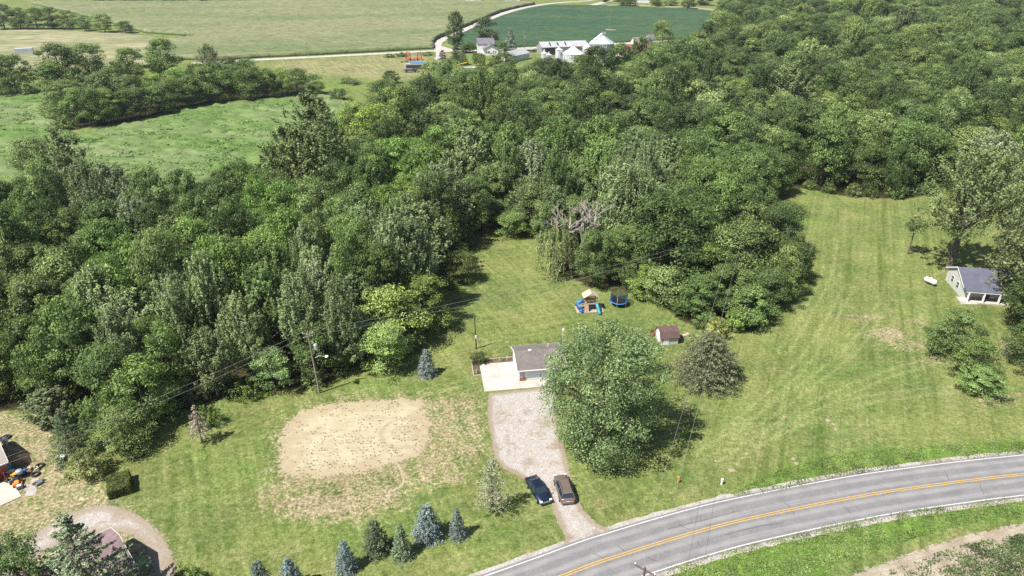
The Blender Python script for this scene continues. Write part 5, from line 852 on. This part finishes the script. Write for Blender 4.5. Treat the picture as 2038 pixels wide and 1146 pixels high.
car('sedan', 'dark navy sedan parked nose to the road at the drive edge', (c_.x, c_.y, .0), hd_, 4.75, 1.84, [(-.5, .70, .80), (-.47, .92, .90), (-.30, .98, .97), (-.05, .96, 1.0), (.22, .94, .99), (.42, .80, .92), (.495, .62, .80)], (-.36, -.20, .06, .24), 1.40, (.010, .018, .045), False)
hd_, c_ = heading((1127, 994), (1113, 950)); c_ = at(1122, 979)
car('suv', 'taupe brown SUV parked facing the garage on the drive', (c_.x, c_.y, 0), hd_, 4.75, 1.90, [(-.5, .85, .86), (-.475, 1.05, .93), (-.30, 1.06, .98), (-.05, 1.05, 1.0), (.20, 1.04, .99), (.42, .95, .92), (.495, .72, .80)], (-.47, -.40, .08, .25), 1.66, (.185, .140, .125), True)
c_ = at(1231, 98); car('pickup', 'blue vehicle parked at the farm beside the red barn', (c_.x, c_.y, 0.05), R(20), 5.2, 1.95, [(-.5, .85, .9), (-.475, .95, .93), (-.30, 1.0, .98), (-.05, 1.0, 1.0), (.20, 1.0, .99), (.42, .95, .92), (.495, .75, .85)], (-.15, -.08, .10, .22), 1.7, (.03, .06, .16), True)

# ================================================================ POLES AND LINES
M_pole = paint('pole_wood', (.125, .092, .072), .9, sc=4); M_polel = paint('pole_wood_pale', (.24, .20, .17), .9, sc=4)
def pole(px, py, h, label, arm=None, az=0.0, mat=M_pole, lamp=False, box=False, lean=(0, 0), r=.16, loc=None):
    p = loc or at(px, py); e = thing('utility_pole', label, 'utility pole', p, az); top = Vector((lean[0], lean[1], h))
    MB().tube([(0, 0, -.1), top], [r, r * .65], 10).build('shaft', mat, e)
    if arm:
        z = h - .35; a = MB().box((lean[0], lean[1], z), (arm, .12, .14)).build('crossarm', mat, e)
        for x in (-arm / 2 + .1, arm / 2 - .1): MB().lathe([(.05, 0), (.07, .08), (.04, .2)], 8, (x + lean[0], lean[1], z + .07)).build('insulator', M_wh, a)
    if box: MB().lathe([(.26, 0), (.28, .1), (.28, .85), (.18, .95)], 14, (.45, -.1, h - 3.1)).build('transformer', M_steel, e)
    if lamp:
        l_ = MB().tube([(.1, 0, h - 4.6), (.8, 0, h - 4.3), (1.6, 0, h - 4.45)], .05, 8).build('lamp_arm', M_steel, e); MB().lathe([(.05, .1), (.24, .0), (.28, -.14), (.1, -.22)], 12, (1.8, 0, h - 4.4)).build('lamp_head', M_wh, l_)
    return e, Matrix.Translation(p) @ Matrix.Rotation(az, 4, 'Z') @ top
eA, tA = pole(636, 782, 10.9, 'tall utility pole with transformer and street lamp at the woods edge', 1.6, R(8), M_polel, True, True, lean=(-.4, 0))
eB, tB = pole(948, 694, 6.1, 'short dark pole on the lawn above the concrete pad', None, R(10), M_dk, lean=(-.15, 0), r=.11); MB().box((-.05, -.14, 2.4), (.28, .2, .5)).build('meter_box', M_wh, eB)
eC, tC = pole(1807, 506, 8.9, 'brown utility pole tangled in leaves on the big lawn', 1.5, R(-50), M_pole)
eD, tD = pole(0, 0, 11, 'pole top with crossarm rising from the bottom edge by the road', 2.2, R(-38), M_pole, loc=at(1284, 1129, 11) - Vector((0, 0, 11)))
eE, tE = pole(1452, 560, 11.3, 'pole buried in the clump of trees behind the lawn shed', 1.6, R(20), M_pole)
tree(at(1808, 470).x, at(1808, 470).y - 1.0, 3.0, 2.3, 'olive', 'leafy sprays hanging around the brown pole top', kind='shrub', key=('shrub', 1), name='vine', cat='vine')[0].location = (at(1807, 506).x + .2, at(1807, 506).y, 5.6)
pole(613, 113, 8, 'thin pale pole beside the corn and gravel road', .9, 0, M_polel); pole(1212.5, 61, 13, 'lone pale pole standing in the soybean field', 2.2, R(10), M_polel); pole(1043.5, 96, 9, 'pole with pale transformer by the farm road near the long barn', 2.2, 0, M_polel, box=True); pole(1219, 92, 7, 'short pale pole behind the big grain bin', 1.2, 0, M_polel)
sheet('pole_patch', W([(1203, 62.5), (1207, 60), (1226, 61.5), (1224, 63)]), .9, pad_soil)
t = NT('wire'); M_wire = t.done((.30, .30, .31), .5)
def wire(a, b, sag, label, group, r=.012):
    a, b = Vector(a), Vector(b); pts = [a.lerp(b, k / 16) - Vector((0, 0, sag * 4 * (k / 16) * (1 - k / 16))) for k in range(17)]
    tag(MB().tube([tuple(p) for p in pts], r, 5).build('power_line', M_wire), label, 'power line', group)
lw = at(-150, 975, 9.5)
for k, z in ((0, .1), (1, -.75)):
    wire(tA + Vector((-.3, 0, z)), Vector((lw.x, lw.y, 9.8 + z)), .9, ('upper' if k == 0 else 'lower') + ' line running from the lamp pole along the woods front', 'power lines'); wire(tA + Vector((.2, 0, z)), tE + Vector((0, 0, z)), 1.6, ('upper' if k == 0 else 'lower') + ' line running from the lamp pole over the shaded lawn', 'power lines')
    wire(tD + Vector((.7 if k else -.7, -.5 if k else .5, -.2)), tE + Vector((1.2 if k else -.6, 0, 0)), 1.4, ('line crossing the lawn nearer the big maple' if k == 0 else 'line crossing the lawn farther from the big maple'), 'power lines'); wire(tC + Vector((0, 0, -.2 - .6 * k)), tE + Vector((0, 0, -.1 - .6 * k)), .8, ('upper' if k == 0 else 'lower') + ' line from the brown pole to the clump of trees', 'power lines')
m = MB(); m.tube([(0, 0, 0), (0, 0, .8)], .14, 10); m.lathe([(.17, .8), (.17, .9), (.06, 1.0)], 10); o = m.build('utility_marker', M_wh); o.location = at(1436, 964); tag(o, 'white capped utility post near the road edge', 'post')
m = MB(); m.tube([(0, 0, 0), (0, 0, .9)], .09, 8); m.box((0, 0, .95), (.2, .2, .12)); o = m.build('wooden_post', M_org); o.location = at(1349, 961); tag(o, 'short orange brown post on the lawn under the power lines', 'post')
M_mound = gravel('mound_soil', (.30, .225, .17), (.40, .32, .25), (.24, .185, .12), 6); rm = random.Random(2)
for i, (px, py, s_) in enumerate(((1486, 902, .34), (1456, 935, .5), (1467, 924, .3), (1513, 880, .26), (1425, 917, .3), (1579, 913, .36), (1585, 922, .4), (1648, 836, .5), (1659, 844, .36), (1663, 853, .34), (1561, 829, .28), (1541, 845, .18), (1726, 836, .2))):
    s_ *= .8; n = 14; m = MB(); m.add([(0, 0, .07)] + [(s_ * .6 * math.cos(a), s_ * .55 * math.sin(a), .06 + rm.uniform(-.02, .02)) for a in np.linspace(0, 6.283, n, False)] + [(s_ * math.cos(a) * rm.uniform(.75, 1.2), s_ * math.sin(a) * rm.uniform(.75, 1.2), -.01) for a in np.linspace(0, 6.283, n, False)], [(0, 1 + k, 1 + (k + 1) % n) for k in range(n)] + [(1 + k, 1 + n + k, 1 + n + (k + 1) % n, 1 + (k + 1) % n) for k in range(n)])
    o = m.build('dirt_mound', M_mound, None, True); o.location = at(px, py); tag(o, f'small pale dirt mound on the lawn, {where(*at(px, py))}', 'dirt mound', 'dirt mounds on the big lawn')

# ================================================================ FARM
M_barnw = ribbed('barn_wall', (.46, .48, .51), .9, 'X'); M_barnr = ribbed('barn_roof', (.52, .53, .53), .9, 'X')
BO = at(1078, 110); BN = thing('barn', 'long white metal barn beside the soybean field', 'barn', (BO.x, BO.y, 0), R(13))
gable(BN, 27, 11, 4.2, 2.2, M_barnw, M_barnr, .3, trim=M_red)
for x in (5, 9.5, 14): MB().add([(x, 1.0, 4.62), (x + .8, 1.0, 4.62), (x + .8, 4.2, 5.98), (x, 4.2, 5.98)], [(0, 1, 2, 3)]).build('skylight', M_dk, BN).location = (0, 0, .22)
MB().box((5, -.05, 1.9), (6, .1, 3.6)).build('bay_shade_panel', M_dk, BN); gable(BN, 10, 9, 3.2, 1.6, M_barnw, M_barnr, .3, x0=27.05, y0=1, name_w='annex_wall', name_r='annex_roof')  # dark panel on the solid wall, coloured as the shade inside an open bay
M_bin = ribbed('bin_wall', (.56, .60, .66), .35, 'Z', .45)
def grain_bin(px, py, r, h, rise, label, ribs=True, mat=M_bin, rm_=M_whmetal):
    e = thing('grain_bin', label, 'grain bin', at(px, py), 0); w_ = MB().lathe([(r, 0), (r, h)], 40).build('wall', mat, e)
    rf = MB().lathe([(r + .2, h + .02), (r * .5, h + rise * .5), (.6, h + rise)], 40).build('roof', rm_, e)
    if ribs:
        for k in range(20): a = k * math.pi / 10; MB().box((math.cos(a) * (r + .06), math.sin(a) * (r + .06), h / 2), (.18, .12, h), a).build('stiffener', M_whmetal, w_); MB().tube([(math.cos(a) * r, math.sin(a) * r, h + .12), (math.cos(a) * .6, math.sin(a) * .6, h + rise + .1)], .09, 5).build('roof_rib', M_whmetal if k % 3 else M_steel, rf)
    MB().lathe([(.55, 0), (.55, .5), (.1, .8)], 12, (0, 0, h + rise - .05)).build('roof_cap', M_steel, rf); return e
gb = grain_bin(1196, 118, 6.5, 8.6, 3.9, 'tallest ribbed silver grain bin at the farm', True, M_bin, ribbed('bin_roof', (.60, .65, .70), 1.2, 'X', .4))
MB().tube([(-6.4, -1, 8.9), (-.4, -.2, 13.4)], .12, 6).tube([(-6.2, -1.8, 8.9), (-.2, -.9, 13.4)], .12, 6).box((.6, 0, 13.6), (2.4, .8, .9)).build('roof_ladder', M_steel, gb)
grain_bin(1140, 121, 5.4, 3.9, 3.6, 'broad low bin with steep white cone roof beside the tall bin', False, M_whmetal, M_wh); grain_bin(1112, 119, 1.9, 5.4, 1.1, 'slim white bin between the small feed bins and the broad one', False, M_whmetal); grain_bin(1083, 116, 1.7, 2.7, 1.2, 'small white feed bin nearest the barn door', False, M_whmetal); grain_bin(1092, 118, 1.7, 2.4, .8, 'small flat white feed bin beside the slim bin', False, M_whmetal); grain_bin(1168, 112, 2.6, 4.6, 2.2, 'white cone roofed bin tucked behind the tall bin', False, M_whmetal, M_wh)
FH = thing('farmhouse', 'white two gabled farmhouse with grey roof and chimney', 'house', (at(951, 108).x, at(951, 108).y, 0), R(6)); M_fr = shingles('farm_shingles', (.16, .15, .17), .3)
gable(FH, 9.5, 7, 5.2, 2.6, M_wh, M_fr, .3, x0=0, y0=3.0)
m = MB(); m.prism([(3.0, 0), (11.2, 0), (11.2, 3.0), (7.1, 5.2), (3.0, 3.0)], 'y', -4, 2.98); m.build('wing_wall', M_wh, FH); m = MB(); m.prism([(2.7, 2.86), (7.1, 5.25), (11.5, 2.86), (11.5, 3.0), (7.1, 5.42), (2.7, 3.0)], 'y', -4.35, 5.9); m.build('wing_roof', M_fr, FH)
for x in (4.5, 5.9): window(FH, (x, -4.03, 1.7), 1.2, 1.3, 'y')
for x in (8.6, 9.7): window(FH, (x, -4.03, 2.0), .7, .9, 'y')
window(FH, (-.03, 6.5, 3.6), 1.0, 1.4, 'x'); MB().box((8.7, 6.5, 8.1), (.8, .8, 1.8)).build('chimney', M_brickr, FH); MB().box((12.8, -.8, 1.2), (3.0, 3.4, 2.4)).build('lean_to', M_wh, FH); MB().box((12.8, -.8, 2.45), (3.3, 3.7, .15)).build('porch_roof', M_fr, FH)
FG = thing('farm_garage', 'white garage with pale roof between farmhouse and long barn', 'garage', (at(1022, 124).x, at(1022, 124).y, 0), R(52)); gable(FG, 14, 8.5, 3.2, 1.9, M_barnw, M_barnr, .3, x0=0, y0=0); MB().box((-.05, 4.2, 1.4), (.1, 4.8, 2.7)).build('garage_door', M_wh, FG)
RB = thing('red_barn', 'low barn with faded red roof beside the round bright tree', 'barn', (at(1240, 110).x, at(1240, 110).y, 0), R(8)); gable(RB, 16, 11, 2.4, 2.6, M_wh, paint('red_roof', (.27, .085, .085), .7, sc=.5), .4); MB().lathe([(.9, 0), (.9, .8), (.1, 1.6)], 8, (10, 5.5, 4.9)).build('cupola', M_red, RB)
GS = thing('grey_shed', 'grey roofed shed behind the red barn', 'shed', (at(1262, 96).x, at(1262, 96).y, 0), R(6)); gable(GS, 11, 9, 2.6, 3.0, M_wh, M_fr, .3); gable(GS, 4, 6, 4.6, 2.4, M_wh, M_fr, .2, x0=8.5, y0=1.5, name_w='tower_wall', name_r='tower_roof')
for px, py, lab, w_ in ((935, 1.2, 'long white building at the very top beyond the corn', 22), (1280, 5.5, 'white shed behind the trees beyond the soybeans', 16)):
    b = thing('far_barn', lab, 'barn', (at(px, py).x, at(px, py).y, 0), 0); gable(b, w_, 9, 3.2, 1.6, M_wh, M_barnr, .3, x0=-w_ / 2)
b = thing('far_trailer', 'white trailer beyond the corn at the top edge', 'trailer', (at(1020, 2.2).x, at(1020, 2.2).y, 0), R(4)); MB().box((0, 0, 2), (14, 2.6, 2.8)).build('box', M_wh, b); MB().box((9, 0, 1.6), (3, 2.4, 2.2)).build('cab', M_red, b)
for x in (-5, -3.8, 8.5): MB().tube([(x, -1.3, .5), (x, 1.3, .5)], .5, 10).build('wheel', M_black, b)
b = thing('white_trailer', 'white trailer roof behind the far dark trees', 'trailer', (at(50, 108).x, at(50, 108).y, 0), R(20)); MB().box((0, 0, 1.9), (9, 3, 2.9)).build('box', M_whmetal, b); MB().box((0, 0, .3), (8, 2, .5)).build('chassis', M_dk, b)
WG = thing('grain_wagon', 'pale wagon under a bright blue tarp by the dry field', 'wagon', (at(829, 137).x, at(829, 137).y, 0), R(8)); MB().box((0, 0, 1.9), (10.5, 2.6, 1.7)).build('box', paint('wagon_grey', (.42, .41, .43), .6), WG); m = MB(); m.prism([(-1.2, 2.75), (0, 3.25), (1.2, 2.75)], 'x', -3.0, 3.6); m.build('tarp', M_blu, WG); MB().box((0, -1.36, 1.6), (10.3, .06, 1.0)).build('side_panel', M_dk, WG); MB().box((0, 0, .8), (10, 1.6, .3)).build('chassis', M_dk, WG)
for x in (-4, -2.8, 3.6): MB().tube([(x, -1.3, .5), (x, 1.3, .5)], .5, 12).build('wheel', M_black, WG)
WB = thing('flat_trailer', 'dark low trailer in front of the blue tarped wagon', 'trailer', (at(818, 143.5).x, at(818, 143.5).y, 0), R(10)); MB().box((0, 0, 1.0), (7, 2.2, .35)).build('deck', M_dk, WB); MB().box((-1, 0, 1.5), (3.5, 1.6, .8)).build('load', M_grey, WB)
for x in (-2, 2): MB().tube([(x, -1.1, .4), (x, 1.1, .4)], .4, 10).build('wheel', M_black, WB)
CB = thing('farm_implement', 'red folded field implement standing in the grass by the wagon', 'implement', (at(824, 120).x, at(824, 120).y, 0), R(5))
MB().tube([(-5, 0, .8), (5, 0, .8)], .22).tube([(0, -2.5, .7), (0, 1.5, .9)], .2).build('frame', M_red, CB)
for s in (-1, 1):
    m = MB(); m.tube([(s * 4.2, 0, .9), (s * 3.6, .2, 4.6)], .2); m.tube([(s * 1.6, 0, .9), (s * 2.2, .2, 4.3)], .2)
    for k in range(4): m.tube([(s * 4.1 - s * .12 * k, .05, 1.4 + k * .9), (s * 1.7 + s * .1 * k, .05, 1.4 + k * .9)], .12)
    m.build('wing_frame', M_red, CB); MB().tube([(s * 2, -.5, .5), (s * 2, -.1, .5)], .5, 12).build('wheel', M_black, CB)
m = MB(); m.tube([(0, 0, .5), (2.4, 0, .9)], .15); m.box((2.6, 0, .8), (1.4, .8, .8)); m.box((-.2, 0, .5), (.8, .5, .6)); o = m.build('rusty_implement', M_rust); o.location = at(800, 125); tag(o, 'small rusty implement in the dry grass beside the red one', 'implement')
AU = thing('grain_auger', 'long yellow auger lying on the farm lawn by the drive', 'auger', (at(903, 132).x, at(903, 132).y, 0), R(12)); MB().tube([(0, 0, .5), (7, .6, 1.6)], .22, 8).build('tube', M_ylw, AU); MB().box((-.3, 0, .5), (.9, .8, .7)).build('hopper', M_red, AU); MB().tube([(4, -.8, .4), (4, 1.4, .4)], .4, 10).build('wheel', M_black, AU)
b = thing('dark_trailer', 'dark trailer parked between farm garage and long barn', 'trailer', (at(1052, 103.5).x, at(1052, 103.5).y, 0), R(4)); MB().box((0, 0, .9), (11, 2.3, .6)).build('deck', M_dk, b)
for x in (-3, 3): MB().tube([(x, -1.1, .4), (x, 1.1, .4)], .4, 10).build('wheel', M_black, b)
b = thing('farm_wagon', 'dark red wagon at the wood edge below the farm garage', 'wagon', (at(1010, 131.5).x, at(1010, 131.5).y, 0), R(2)); MB().box((0, 0, 1.2), (7, 2.2, 1.0)).build('box', M_rust, b); MB().box((1.5, -1.12, 1.1), (3, .05, .4)).build('panel', M_red, b)
for x in (-2.5, 2.5): MB().tube([(x, -1.1, .4), (x, 1.1, .4)], .4, 10).build('wheel', M_black, b)

# ================================================================ AIR
M_haze = bpy.data.materials.new('haze'); M_haze.use_nodes = True; hn = M_haze.node_tree; hn.nodes.clear(); ho_ = hn.nodes.new('ShaderNodeOutputMaterial'); hv = hn.nodes.new('ShaderNodeVolumePrincipled')
hv.inputs['Color'].default_value = (.80, .88, 1.0, 1); hv.inputs['Density'].default_value = .00008; hv.inputs['Anisotropy'].default_value = .2; hn.links.new(hv.outputs[0], ho_.inputs['Volume'])
hz_ = MB().box((0, 3300, 33), (7400, 7600, 68)).build('haze', M_haze); hz_['kind'] = 'stuff'; hz_['label'] = 'thin pale summer haze over the far woods and fields'; hz_['category'] = 'haze'
